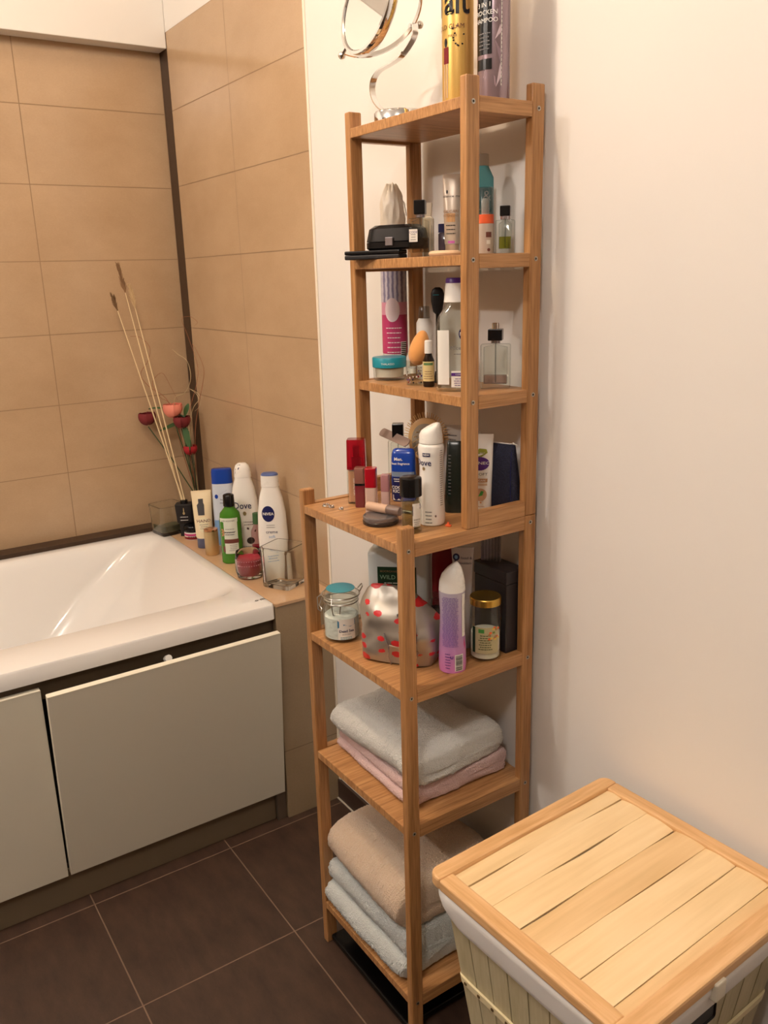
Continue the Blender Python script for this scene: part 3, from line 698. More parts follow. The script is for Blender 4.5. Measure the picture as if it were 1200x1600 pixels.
def tube_cos(name, label, cat, loc, rot, w, d, h, mat, draw=None, cap=None, caph=.012, grp=None, lean=None, crimp=.006):
    """squeeze tube standing on its cap: round near the cap, flat and wide at the crimp"""
    t = thing(name, label, cat, loc, rot, grp)
    if lean: t.rotation_euler.x = lean
    z0 = caph + .0004 if cap else 0
    body = [(z0, w * .80, d, 2.2), (z0 + .003, w * .84, d, 2.2), (z0 + (h - z0) * .3, w * .88, d * .9, 2.2), (z0 + (h - z0) * .6, w * .93, d * .55, 2.2), (h - crimp - .002, w * .98, d * .12, 2.5), (h - crimp, w, .0012, 3), (h, w, .0011, 3)]
    part(L1(body, mat, 40), 'tube_body', t)
    if cap: part(L1([(0, w * .74, d * .94, 2.2), (.001, w * .77, d * .97, 2.2), (caph, w * .77, d * .97, 2.2)], cap, 36), 'cap', t)
    if draw: b = MB(); draw(b, front(body)); part(b, 'label', t)
    return t
def dd(b, F):
    b.patch(F, -.012, .013, .056, .070, M('apricot print', (226, 176, 120), .4), nx=6); b.text(F, 'AGE CARE', -.002, .073, .0058, mTan, .001); b.text(F, 'INTENSIVE', -.002, .066, .0056, mTan, .001)
    b.text(F, 'balance me', -.001, .097, .0055, mInk); b.patch(F, -.009, -.006, .101, .107, mInk, shape='ellipse'); b.lines(F, -.001, .050, .018, 3, .0065, .0014, mInk); b.patch(F, -.010, .010, .022, .026, mPink, nx=4)
tube_cos('face_cream_tube', 'silver and beige cream tube with orange band on the second shelf', 'tube', (1.366, -.052, Z2), D2R(46), .0150, .013, .132, M('pearl tube', (212, 196, 178), .3, .25), dd, mBeige, .02, 'cosmetic tubes')
def dd(b, F): b.text(F, 'LIQUID', .0, .055, .013, mInk, vert=True); b.patch(F, -.008, .008, .012, .03, mTeal, nx=4)
tube_cos('gel_tube', 'narrow pale blue tube with vertical lettering half hidden behind the front post', 'tube', (1.404, -.050, Z2), D2R(50), .0105, .008, .122, M('ice blue tube', (150, 186, 206), .2, trans=.3), dd, mBlueL, .012, 'cosmetic tubes')
t = thing('powder_puff', 'round flat beige cosmetic pad lying at the front of the second shelf', 'pad', (1.450, -.133, Z2), 0)
part(MB().lathe([(0, .020), (.001, .024), (.004, .0255), (.007, .024), (.0082, .020), (.0084, 0)], M('beige puff', (228, 196, 160), .8), 40, cap1=False), 'pad', t)
t = thing('teal_lotion_bottle', 'teal translucent bottle with pointed shoulders at the back of the second shelf', 'bottle', (1.441, -.047, Z2), D2R(48))
bd = [(0, .0155, .012, 5), (.003, .0165, .0125, 5), (.118, .0165, .0125, 5), (.134, .009, .009, 2.2), (.136, .0085, .0085, 2)]
part(L1(bd, M('teal translucent', (96, 170, 178), .12, trans=.2), 40), 'bottle_body', t); part(L1([(.1362, .009, .009), (.153, .0085, .0085), (.154, .007, .007)], mFrost, 24), 'cap', t)
F = front(bd); b = MB(); b.text(F, '&', .006, .09, .022, mWhiteInk); b.lines(F, .002, .07, .026, 3, .006, .001, mWhiteInk); part(b, 'label', t)
t = thing('micellar_spray_bottle', 'small bottle with clear cap and orange collar beside the front post on the second shelf', 'bottle', (1.480, -.076, Z2), D2R(42))
bd = [(0, .0125, .0125), (.002, .0132, .0132), (.046, .0132, .0132), (.0465, .0128, .0128)]
part(L1(bd, M('pearl white', (196, 186, 176), .3), 32), 'bottle_body', t); part(MB().lathe([(.0467, .0134), (.0600, .0134)], mOrange, 32), 'collar', t)
part(MB().lathe([(.0603, .0134), (.098, .0122), (.1, .0105), (.0985, .0100), (.0965, .0112), (.0608, .0124)], mFrost, 32, cap0=False, cap1=False), 'clear_cap', t); part(MB().lathe([(.0605, .006), (.080, .006), (.084, .004)], mWhite, 20), 'nozzle', t)
F = front(bd); b = MB(); b.patch(F, .003, .012, .026, .034, mBrown); b.patch(F, .004, .010, .016, .022, mPaper); b.patch(F, .005, .010, .005, .010, mBrown, shape='ellipse'); part(b, 'label', t)
perfume('perfume bottle with black cube cap and yellow liquid at the second shelf right end', (1.511, -.062, Z2), D2R(42), .0145, .0105, .050, .0078, .015, glass('yellow perfume', (222, 222, 130)), .52)

# ---------------------------------------------------------------- third shelf
t = thing('cream_jar', 'glass cream jar with teal lid at the left of the third shelf', 'jar', (1.2560, -.112, Z3), D2R(50))
part(MB().lathe([(0, .026), (.002, .029), (.022, .030), (.023, .029), (.022, .0265), (.006, .0255), (.006, 0)], mGlass, 48, cap1=False), 'glass_jar', t)
part(MB().lathe([(.0066, .0250), (.0220, .0258)], M('white cream', (226, 220, 208), .4), 40), 'cream', t)
part(MB().lathe([(.0235, .0300), (.024, .0312), (.040, .0312), (.0415, .0302), (.0418, 0)], mTeal, 48, cap1=False), 'lid', t)
b = MB(); F = front([(.023, .0312, .0312), (.042, .0312, .0312)]); b.text(F, 'THALASSO', 0, .031, .005, mWhiteInk); part(b, 'lettering', t)
t = thing('sample_vial', 'tiny clear vial with white cap beside the teal lidded jar', 'vial', (1.291, -.085, Z3), 0)
part(MB().lathe([(0, .005), (.001, .0055), (.012, .0055)], mGlass, 20), 'vial_body', t); part(MB().lathe([(.0122, .006), (.024, .006)], mWhite, 20), 'cap', t)
t = thing('spray_bottle', 'white spray bottle with frosted cap behind the sponge on the third shelf', 'bottle', (1.292, -.058, Z3), D2R(50))
part(L1([(0, .0135, .0135), (.002, .0145, .0145), (.100, .0145, .0145), (.105, .012, .012), (.108, .0105, .0105)], mWhite, 32), 'bottle_body', t)
part(L1([(.1085, .0105, .0105), (.110, .0108, .0108), (.128, .0092, .0092), (.129, .0085, .0085)], mFrost, 28), 'cap', t)
t = thing('sponge_case', 'clear plastic cup printed with dots holding the orange sponge', 'cup', (1.352, -.122, Z3), D2R(48))
body = [(0, .0165, .0165), (.042, .0175, .0175)]
part(L1([(0, .0150, .0150), (.001, .0162, .0162), (.042, .0172, .0172), (.042, .0164, .0164), (.002, .0155, .0155)], mGlass, 40), 'cup_body', t)
b = MB(); F = front(body)
for k in range(34):
    x, z, s_ = random.uniform(-.018, .018), random.uniform(.004, .026), random.uniform(.0008, .0017); b.patch(F, x - s_, x + s_, z - s_, z + s_, random.choice((mInk, mPurple, mDkRed, mWhiteInk)), shape='ellipse')
b.text(F, 'Vibrance', 0, .032, .007, mGreyInk); part(b, 'label', t)
t = thing('makeup_sponge', 'orange egg-shaped makeup sponge sitting in the clear cup', 'sponge', (1.352, -.122, Z3 + .034), D2R(48))
prof = []
for k in range(21):
    a = pi * k / 20; z = (1 - cos(a)) / 2; r = sin(a) ** .9 * (.0205 * (1 - .36 * z)); prof.append((z * .060 + .0, max(r, .0002)))
part(MB().lathe(prof, M('peach sponge', (224, 158, 88), .75, sheen=.3, bump=(500, .4, .0005)), 32, T=Matrix.Rotation(radians(14), 4, 'Y')), 'sponge_body', t)
t = thing('dropper_bottle', 'small dark amber bottle with cream label and white cap beside the clear cup', 'bottle', (1.388, -.121, Z3), D2R(47))
body = [(0, .0085, .0085), (.002, .0098, .0098), (.044, .0098, .0098), (.053, .006, .006), (.056, .0055, .0055)]
part(L1(body, M('amber dark glass', (30, 16, 10), .08), 32), 'glass_body', t); part(MB().lathe([(.0562, .0068), (.0765, .0066), (.078, .005)], mWhite, 28), 'cap', t)
F = front(body); b = MB(); b.patch(F, -.0125, .0125, .010, .043, M('cream label', (214, 196, 140), .55), nx=14); b.patch(F, -.008, .008, .037, .041, M('label green', (90, 130, 80), .5), .0008); b.lines(F, 0, .026, .016, 4, .004, .001, mBrown); part(b, 'label', t)
t = thing('hair_dye_brush', 'black round-headed brush handle standing behind the micellar water bottle', 'brush', (1.358, -.078, Z3), D2R(45))
b = MB(); b.loft([(.118, .004, .003, 2), (.122, .008, .004, 2.4), (.140, .0112, .005, 2.6), (.152, .0114, .005, 2.6), (.159, .009, .0045, 2.3), (.1625, .004, .003, 2)], mBlackM, 32); b.tube([(0, 0, .020), (0, 0, .12)], [.004, .0035], mBlack, 12); b.patch(flat(-.0052), -.007, .003, .1495, .1505, mTeal, .0002, 2, 1); part(b, 'handle', t)
part(MB().loft([(0, .008, .004), (.02, .0055, .0045)], mBlackM, 20), 'bristle_head', t)
t = thing('micellar_water_bottle', 'large clear micellar water bottle with white and purple cap on the third shelf', 'bottle', (1.459, -.118, Z3), D2R(46))
body = [(0, .030, .019, 3.2), (.003, .0325, .021, 3.2), (.100, .0325, .021, 3.2), (.118, .029, .020, 2.8), (.132, .020, .018, 2.3), (.140, .0165, .0165, 2)]
inner = [(.140, .0145, .0145, 2), (.131, .018, .016, 2.3), (.117, .027, .018, 2.8), (.099, .0305, .019, 3.2), (.006, .0305, .019, 3.2)]
part(L1(body + inner, mGlass, 48), 'bottle_body', t); 
part(L1([(.1405, .0185, .0185), (.141, .0195, .0195), (.170, .0165, .0165)], mWhite, 36), 'cap', t); part(L1([(.1702, .0165, .0165), (.176, .0162, .0162), (.178, .0145, .0145)], mPurple, 36), 'cap_top', t)
F = front(body); b = MB(); b.patch(F, -.006, .026, .008, .034, mPaper); b.patch(F, -.006, .026, .026, .031, mPurple, .0009, 8, 2); b.text(F, 'CLEANSING', .010, .0285, .0035, mWhiteInk, .0013); b.lines(F, .010, .021, .026, 4, .0035, .001, mPurple, .0011)
b.patch(F, .006, .030, .080, .104, mNavy, .0006, shape='ellipse'); b.text(F, 'NIVEA', .018, .092, .0075, mWhiteInk, .0012, .01); b.text(F, 'MicellAIR', .010, .070, .009, mGreyInk); b.lines(F, .010, .060, .028, 1, .004, .0012, mGreyInk); b.patch(F, .010, .018, .044, .052, mPink, .0006, shape='ellipse'); b.patch(F, .0112, .0168, .0452, .0508, mPaper, .0009, shape='ellipse'); part(b, 'label', t)
b = MB(); b.patch(F, -.0285, -.0095, .012, .098, mPaper, .0004, 8, 8); part(b, 'side_label', t, 'blank white side label')
t = perfume('square clear perfume bottle with black and silver cap at the third shelf right end', (1.484, -.056, Z3), D2R(42), .0240, .0125, .072, .0115, .018, glass('rose perfume', (236, 218, 214)), .3)
part(MB().lathe([(.0965, .0062), (.105, .0062), (.106, .005)], mChrome, 24), 'cap_top', t)

# ---------------------------------------------------------------- fourth shelf (the step)
t = thing('foundation_bottle', 'foundation bottle with translucent red cap at the left of the step shelf', 'bottle', (1.277, -.203, Z4), D2R(52), 'makeup bottles on the step shelf')
bd = [(0, .0165, .0125, 6), (.002, .0175, .0132, 6), (.062, .0175, .0132, 6), (.063, .0165, .0125, 6)]
part(L1(bd, mGlass, 40), 'glass_body', t) ; part(L1([(.004, .0155, .0112, 6), (.061, .0155, .0112, 6)], mSkin, 36), 'foundation', t)
part(L1([(.0635, .0165, .0125, 6), (.064, .0175, .0132, 6), (.116, .0165, .0125, 6), (.118, .0155, .0118, 6)], mRedT, 40), 'cap', t, 'translucent red cap'); part(L1([(.064, .009, .009), (.085, .009, .009), (.086, .006, .006), (.105, .006, .006)], mDkRed, 28), 'pump', t)
F = front(bd); b = MB(); b.text(F, 'BOURJOIS', .004, .033, .0085, mWhiteInk, vert=True); b.text(F, 'HEALTHY MIX', -.004, .033, .005, mWhiteInk, vert=True); part(b, 'lettering', t)
def gloss(label, loc, rot, w, h, hb, capm, bodym, band=None, slant=False):
    t = thing('lip_gloss', label, 'lip gloss', loc, rot, 'lip glosses on the step shelf')
    part(L1([(0, w * .9, w * .9, 6), (.0015, w, w, 6), (hb, w, w, 6)], bodym, 32), 'tube_body', t)
    if band: part(L1([(hb + .0003, w, w, 6), (hb + .004, w, w, 6)], band, 32), 'neck_band', t)
    z = hb + (.0043 if band else .0004)
    part(L1([(z, w, w, 6), (h - .001, w, w, 6), (h, w * .92, w * .92, 6)], capm, 32), 'cap', t)
    return t
gloss('brown and berry lip gloss tube standing in front of the foundation bottle', (1.304, -.214, Z4), D2R(50), .0092, .072, .040, M('mocha cap', (132, 86, 74), .25), M('berry gloss', (122, 44, 54), .1, coat=.5), mBlack)
gloss('pale nude lip gloss tube with bright red cap', (1.356, -.224, Z4), D2R(46), .0098, .082, .048, mRed, M('nude gloss', (214, 186, 170), .12, coat=.5))
gloss('pale rosy lip gloss tube standing behind the red capped one', (1.337, -.182, Z4), D2R(46), .0075, .060, .030, M('rosy cap', (176, 128, 132), .25, .2), M('rosy tube', (206, 178, 172), .2))
for (x, y, r) in ((1.262, -.262, .0062), (1.276, -.259, .0045), (1.300, -.253, .0035)):
    t = thing('earring', 'small silver earring on the left front corner of the step shelf', 'earring', (x, y, Z4), random.random(), 'silver earrings on the step shelf')
    b = MB(); b.tube([(r * cos(2 * pi * i / 20), r * sin(2 * pi * i / 20), .0012 + .0006 * sin(i)) for i in range(20)], .0009, mSteel, 6, close=True); part(b, 'hoop', t)
    b = MB(); [b.sphere((r * cos(a) * .8, r * sin(a) * .8, .0028), .0016, mChrome, seg=8) for a in (0, 1.2, 2.4, 4.)]; part(b, 'beads', t)
perfume('tall clear glass perfume bottle with black cap behind the blue bottle on the step shelf', (1.258, -.098, Z4), D2R(52), .0190, .014, .099, .0105, .026, glass('pale tint', (240, 236, 224)), .2)
t = thing('blue_shower_gel', 'royal blue shower gel bottle with grey band on the step shelf', 'bottle', (1.318, -.128, Z4), D2R(46))
bd = [(0, .0200, .0115, 3.5), (.003, .0222, .0135, 3.5), (.040, .0225, .0140, 3.5), (.070, .0222, .0130, 3.5), (.088, .0212, .011, 3.5), (.094, .0195, .008, 3.5), (.0965, .0165, .005, 3)]
part(L1(bd, M('royal blue', (18, 62, 160), .22, coat=.3), 44), 'bottle_body', t)
F = front(bd); b = MB(); b.patch(F, -.0205, .0205, .047, .056, M('grey band', (120, 136, 156), .3), nx=20); b.text(F, 'Men.', -.008, .079, .008, mWhiteInk, .001, .02); b.text(F, 'best fragrance', -.004, .071, .0058, mWhiteInk, .001, .02)
b.patch(F, -.020, -.001, .002, .046, mNavy, .0006); b.lines(F, -.010, .042, .014, 2, .004, .0016, mWhiteInk, .0012); b.text(F, 'COOL', -.010, .027, .008, mWhiteInk, .0012, .03); b.text(F, 'KICK', -.010, .020, .008, mWhiteInk, .0012, .03); b.poly(F, [(-.019, .003), (-.004, .003), (-.019, .014)], mPaper, .0012); part(b, 'label', t)
t = thing('nail_file', 'greyish brown rounded nail file resting across the bottles on the step shelf', 'nail file', (1.263, -.1100, 1.0668), 0)
e0, e1 = Vector((-.060, .010, .0010)), Vector((.060, -.010, -.0025)); d_ = e1 - e0; l_ = d_.length; d_.normalize(); sid = Vector((.30, .62, .75)); sid = (sid - d_ * sid.dot(d_)).normalized(); nn_ = d_.cross(sid)
TF = Matrix((d_, sid, nn_)).transposed().to_4x4(); TF.translation = (e0 + e1) / 2 + Vector((0, 0, .006))
vs = []; K = 40
for i in range(K):
    c, s_ = se(2 * pi * i / K + pi / K, 2.0); x = c * .0085 + math.copysign(l_ / 2 - .0085, c); vs.append((x, s_ * .0085))
b = MB(); b.add([(x, y, -.001) for x, y in vs] + [(x, y, .001) for x, y in vs], [tuple(range(K - 1, -1, -1)), tuple(range(K, 2 * K))] + [(i, (i + 1) % K, K + (i + 1) % K, K + i) for i in range(K)], M('file grit', (150, 128, 116), .8, bump=(900, .3, .0003)), T=TF); part(b, 'file_board', t)
# hairbrush standing on its handle, cushion towards the room
t = thing('hairbrush', 'wooden paddle hairbrush with wooden pins standing upright on the step shelf', 'hairbrush', (1.312, -.072, Z4), D2R(42))
bz = .106; TB = Matrix.Translation((0, 0, bz)) @ Matrix.Rotation(radians(90), 4, 'X')
mBr = M('brush wood', (222, 180, 122), .45); mPin = M('pin wood', (226, 190, 130), .5)
b = MB(); b.loft([(-.007, .028, .034, 2.2), (-.004, .0325, .0385, 2.2), (.004, .033, .039, 2.2), (.006, .030, .036, 2.2)], mBr, 48, T=TB); b.tube([(0, 0, bz - .034), (0, 0, bz - .048), (0, 0, .035), (0, 0, .002)], [.011, .008, .0095, .008], mBr, 16); part(b, 'paddle', t)
part(L1([(.0062, .026, .032, 2.2, 0, -.003), (.0090, .022, .028, 2.2, 0, -.003)], M('cushion grey', (160, 146, 124), .6), 40, T=TB), 'cushion', t)
b = MB()
for r_, n_ in ((.005, 6), (.012, 11), (.0185, 16)):
    for i in range(n_):
        a = 2 * pi * i / n_; p_ = Vector((r_ * cos(a), r_ * sin(a) * 1.3 - .003, .009)); q_ = p_ + Vector((cos(a) * r_ * .1, sin(a) * r_ * .1, .012)); b.tube([TB @ p_, TB @ q_], [.0009, .0007], mPin, 6); b.sphere(TB @ q_, .0011, mPin, seg=6)
o = part(b, 'pins', t); o['kind'] = 'stuff'
b = MB()
for i in range(30):
    a = pi * (.0 + 1.0 * i / 29); p_ = Vector((.031 * cos(a), .037 * sin(a), .0)); q_ = p_ + Vector((cos(a) * .011, sin(a) * .013, .005 * (i % 2))); b.tube([TB @ p_, TB @ q_], [.0009, .0007], mPin, 6)
o = part(b, 'edge_pins', t); o['kind'] = 'stuff'
t = thing('deodorant_spray', 'white curvy deodorant spray can with NEW badge on the step shelf', 'spray can', (1.468, -.178, Z4), D2R(50))
bd = [(0, .019, .019), (.002, .0212, .0212), (.010, .0222, .0222), (.030, .0218, .0218), (.070, .0198, .0198), (.095, .0192, .0192), (.118, .0208, .0208), (.130, .0215, .0215), (.134, .0200, .0200), (.1355, .0185, .0185)]
part(L1(bd, mWhiteG, 48), 'can_body', t)
part(L1([(.1358, .0185, .0185), (.137, .0195, .0195), (.150, .0188, .0188), (.156, .0168, .0172, 2, .001), (.162, .012, .0150, 2, .005), (.167, .006, .010, 2, .009), (.1685, .002, .004, 2, .011)], mWhite, 40), 'cap', t)
F = front(bd); b = MB(); b.patch(F, -.0135, -.0005, .1165, .1225, mNavy, .0006); b.text(F, 'NEW', -.007, .1195, .0045, mWhiteInk, .001, .03); b.text(F, 'Dove', -.013, .106, .0145, mNavy, .0008, .012, xs=.9); b.patch(F, -.015, -.009, .093, .099, mGoldP, shape='ellipse')
b.lines(F, .019, .125, .007, 26, .0036, .0012, mGreyInk, .0008); b.lines(F, -.004, .024, .012, 4, .006, .0018, mGreyInk); b.patch(F, .006, .009, .016, .020, mSilver, shape='ellipse'); part(b, 'label', t)
t = thing('roll_on_bottle', 'clear glass roll-on bottle with wide black cap behind the short front post', 'bottle', (1.484, -.231, Z4), D2R(48))
bd = [(0, .0155, .0155), (.002, .0168, .0168), (.052, .0168, .0168), (.057, .0150, .0150), (.059, .0135, .0135)]
part(L1(bd + [(.059, .0115, .0115), (.056, .0130, .0130), (.051, .0148, .0148), (.007, .0148, .0148)], mGlass, 44), 'glass_body', t); part(MB().lathe([(.0075, .0143), (.048, .0143)], glass('deo liquid', (226, 228, 206)), 36), 'liquid', t)
part(MB().lathe([(.0595, .0165), (.060, .0178), (.086, .0178), (.089, .0172), (.0905, .0150), (.0906, 0)], mBlack, 48, cap1=False), 'cap', t)
F = front(bd); b = MB(); b.patch(F, .004, .018, .012, .050, mPaper, .0006); b.poly(F, [(.004, .030), (.018, .041), (.018, .050), (.004, .046)], mNavy, .001); b.patch(F, .010, .017, .042, .047, mWhiteInk, .0013, shape='ellipse'); b.text(F, 'coco', .0115, .024, .006, mInk, .001); b.lines(F, .011, .019, .011, 3, .003, .001, mGreyInk, .001); part(b, 'label', t)
t = thing('powder_compact', 'round clear-lidded powder compact with dark base at the front of the step shelf', 'compact', (1.412, -.243, Z4), 0)
part(MB().lathe([(0, .028), (.001, .0300), (.006, .0302), (.007, .0290), (.0071, 0)], M('compact base', (44, 36, 34), .2), 56, cap1=False), 'base', t)
part(MB().lathe([(.0075, .0295), (.013, .0295), (.0145, .028), (.0148, 0)], M('grey clear lid', (170, 160, 158), .06, trans=.7), 56, cap1=False), 'lid', t)
t = thing('concealer_stick', 'beige concealer stick lying on the clear lidded compact', 'stick', (1.410, -.238, Z4 + .0235), D2R(18))
b = MB(); b.tube([(-.032, 0, 0), (-.030, 0, 0), (.012, 0, 0)], [.006, .0078, .0078], M('concealer', (206, 172, 146), .3), 24); part(b, 'tube_body', t); b = MB(); b.tube([(.0125, 0, 0), (.036, 0, 0), (.038, 0, 0)], [.0080, .0080, .007], M('taupe cap', (120, 100, 90), .3), 24); part(b, 'cap', t)
t = thing('lip_pencil', 'slim silver lip pencil lying behind the concealer stick on the compact', 'pencil', (1.408, -.222, Z4 + .0185), D2R(22))
b = MB(); b.tube([(-.035, 0, 0), (-.022, 0, 0), (.045, 0, 0)], [.0006, .0034, .0034], mSilver, 14); part(b, 'pencil_body', t)
t = thing('dark_shampoo_bottle', 'dark green slim bottle standing half hidden behind the tall front post on the step shelf', 'bottle', (1.436, -.104, Z4), D2R(48))
bd = [(0, .016, .011, 4), (.003, .0175, .012, 4), (.022, .0175, .012, 4), (.060, .0155, .0105, 4), (.118, .0125, .006, 4), (.124, .0115, .002, 4)]
part(L1(bd, M('bottle green black', (22, 30, 24), .25), 36), 'bottle_body', t); F = front(bd); b = MB(); b.patch(F, -.012, -.006, .030, .058, mTealG, .0006); b.lines(F, -.008, .1, .005, 12, .006, .0015, mGreyInk, .0009); part(b, 'label', t)
def dd(b, F):
    b.poly(F, [(-.013, .104), (-.004, .113), (.008, .112), (.010, .106), (.0, .099), (-.008, .099)], M('leaf olive', (150, 156, 60), .4), .0008); b.text(F, 'natural', .001, .106, .003, mWhiteInk, .0012)
    b.patch(F, -.016, .010, .076, .099, mPurple, .0007, shape='ellipse'); b.text(F, 'GARNEC', -.004, .0885, .0068, mWhiteInk, .0013, .01); b.patch(F, -.015, .009, .066, .0735, mPaper, .0007); b.patch(F, -.0146, .0086, .0664, .0731, mWhiteG, .0009); b.text(F, 'SOFT', .001, .0698, .0062, mInk, .0012)
    b.patch(F, -.015, .009, .056, .0625, mTan, .0007); b.text(F, 'ARGAN', -.002, .0592, .0045, mWhiteInk, .0012); b.patch(F, -.015, .009, .0505, .0545, mBeige, .0007); b.patch(F, -.012, .009, .024, .046, M('nut print', (196, 156, 122), .5), .0007, shape='ellipse'); b.poly(F, [(-.004, .032), (.0, .042), (.004, .041), (.002, .034)], mGreenL, .0012); b.patch(F, -.002, .001, .020, .023, mTan, .0007, shape='ellipse'); b.lines(F, 0, .014, .012, 1, .003, .001, mTan, .0009)
tube_cos('hand_cream_tube', 'white hand cream tube with purple emblem standing in front of the navy pouch', 'tube', (1.470, -.072, Z4), D2R(44), .0195, .0155, .137, mWhiteG, dd, mWhite, .006, 'cosmetic tubes')
# navy pouch and white packets behind
m, nt, bs = new_mat('navy knit'); N_ = nt.nodes; tc = N_.new('ShaderNodeTexCoord'); vo = N_.new('ShaderNodeTexVoronoi'); vo.inputs['Scale'].default_value = 420; nt.links.new(tc.outputs['Object'], vo.inputs['Vector']); cr = N_.new('ShaderNodeValToRGB'); cr.color_ramp.elements[0].color = rgb((14, 16, 34)); cr.color_ramp.elements[1].color = rgb((32, 36, 62)); nt.links.new(vo.outputs['Distance'], cr.inputs['Fac']); nt.links.new(cr.outputs['Color'], bs.inputs['Base Color']); bs.inputs['Roughness'].default_value = .85
bp = N_.new('ShaderNodeBump'); bp.inputs['Strength'].default_value = .6; bp.inputs['Distance'].default_value = .001; nt.links.new(vo.outputs['Distance'], bp.inputs['Height']); nt.links.new(bp.outputs['Normal'], bs.inputs['Normal'])
t = thing('navy_pouch', 'dark navy textured pouch wedged against the back right post on the step shelf', 'pouch', (1.486, -.046, Z4 + .0020), D2R(20))
body = [(0, .020, .006, 3, .010), (.006, .030, .012, 3, .006), (.030, .037, .015, 3, .002), (.070, .034, .013, 3, 0), (.105, .031, .008, 3, -.001), (.118, .030, .0025, 4, -.001)]
part(L1(body, m, 48), 'pouch_body', t); F = front(body); b = MB(); b.tube([F(.026, .008 + .011 * k, .0004) for k in range(10)], .0006, mNavy, 6); part(b, 'seam', t)
b = MB(); b.tube([(-.030, 0, .118), (.0, 0, .1185), (.029, 0, .118)], .0012, mPaper, 8); b.tube([(.020, 0, .118), (.026, -.003, .121), (.032, 0, .117), (.026, .002, .114)], .0012, mPaper, 8, close=True); part(b, 'opening_trim', t, 'white piping')
for (x, y, w_, h_, r_, lb) in ((1.345, -.036, .017, .132, 30, 'white foil packet standing behind the deodorant by the wall'), (1.392, -.034, .020, .128, 24, 'white foil packet behind the tall front post by the wall')):
    t = thing('foil_packet', lb, 'packet', (x, y, Z4), D2R(r_), 'white foil packets'); bd = [(0, w_, .006, 4), (.01, w_, .008, 4), (h_ * .7, w_, .006, 4), (h_ - .008, w_, .0015, 5), (h_, w_ * .96, .0012, 5)]
    part(L1(bd, M('foil white', (206, 206, 204), .3, .3), 36), 'packet_body', t); F = front(bd); b = MB(); b.lines(F, 0, h_ - .02, .02, 4, .008, .002, mGreyInk); part(b, 'label', t)
t = thing('orange_scrap', 'tiny bright orange scrap on the step shelf beside the white deodorant', 'scrap', (1.499, -.168, Z4), .4)
b = MB(); b.loft([(0, .005, .0035, 3), (.002, .0055, .004, 3), (.003, .003, .003, 3)], mOrange, 12); b.loft([(.0032, .0025, .002, 3), (.007, .0015, .001, 3)], mOrange, 10); part(b, 'scrap_body', t)

# ---------------------------------------------------------------- fifth shelf
t = thing('clip_top_jar', 'clip-top glass jar of white bath salt with teal lid sticker on the fifth shelf', 'jar', (1.283, -.252, Z5), D2R(52))
body = [(0, .031, .031), (.003, .0345, .0345), (.060, .0350, .0350), (.072, .0310, .0310), (.078, .0300, .0300)]
part(L1([(0, .030, .030)] + body[1:] + [(.078, .027, .027), (.071, .028, .028), (.059, .0322, .0322), (.006, .0320, .0320)], mGlass, 56), 'glass_jar', t)
part(L1([(.0065, .0316, .0316), (.046, .0316, .0316), (.049, .028, .028)], M('bath salt', (230, 232, 228), .85, bump=(180, .9, .002)), 44), 'bath_salt', t)
part(MB().lathe([(.0795, .0300), (.0800, .0335), (.0845, .0345), (.088, .0335), (.0885, .030), (.094, .0290), (.0965, .026), (.0966, 0)], mGlass, 56, cap1=False), 'lid', t)
part(MB().lathe([(.0970, .0265), (.0974, .0262), (.0975, 0)], mTeal, 48, cap1=False), 'lid_sticker', t, 'round teal sticker')
part(MB().lathe([(.0775, .0308), (.0792, .0315), (.0800, .0306)], M('rubber', (214, 206, 190), .6), 48, cap0=False, cap1=False), 'rubber_seal', t)
b = MB(); ring = lambda z, r: [(r * cos(2 * pi * i / 40), r * sin(2 * pi * i / 40), z) for i in range(40)]
b.tube(ring(.074, .0322), .0011, mSteel, 6, close=True); b.tube(ring(.0865, .0352), .0011, mSteel, 6, close=True)
b.tube([(-.034, -.006, .087), (-.042, -.010, .082), (-.041, -.013, .060), (-.036, -.014, .056), (-.036, -.002, .056), (-.041, .002, .062), (-.036, .004, .076)], .0011, mSteel, 6)
b.tube([(-.012, -.034, .087), (-.012, -.040, .078), (-.010, -.038, .058), (.002, -.038, .060), (.004, -.036, .074)], .0011, mSteel, 6)
b.tube([(.034, .004, .087), (.040, .006, .098), (.038, .014, .100), (.030, .018, .090)], .0011, mSteel, 6); part(b, 'wire_clip', t)
F = front(body); b = MB(); b.patch(F, -.003, .030, .008, .048, mPaper, .0006, 16); b.poly(F, [(-.003, .031), (.010, .037), (.020, .033), (.030, .036), (.030, .046), (-.003, .046)], M('wave blue', (40, 120, 160), .5), .001); b.text(F, 'Dead Sea', .013, .025, .0072, mNavy, .0012, .02); b.text(F, 'BATH SALT', .013, .0185, .0032, mGreyInk, .0012); b.lines(F, .012, .012, .024, 2, .003, .001, mTeal, .001); part(b, 'label', t)
# silver cosmetic pouch with red lip prints
m, nt, bs = new_mat('silver lips fabric'); N_ = nt.nodes; LK = nt.links; tc = N_.new('ShaderNodeTexCoord'); mp = N_.new('ShaderNodeMapping'); mp.inputs['Scale'].default_value = (1.0, .35, 1.55); LK.new(tc.outputs['Object'], mp.inputs['Vector'])
vo = N_.new('ShaderNodeTexVoronoi'); vo.inputs['Scale'].default_value = 31; vo.inputs['Randomness'].default_value = .5; LK.new(mp.outputs[0], vo.inputs['Vector'])
wv = N_.new('ShaderNodeTexNoise'); wv.inputs['Scale'].default_value = 420; LK.new(mp.outputs[0], wv.inputs['Vector'])
ad = N_.new('ShaderNodeMath'); ad.operation = 'MULTIPLY_ADD'; ad.inputs[1].default_value = .10; LK.new(wv.outputs['Fac'], ad.inputs[0]); LK.new(vo.outputs['Distance'], ad.inputs[2])
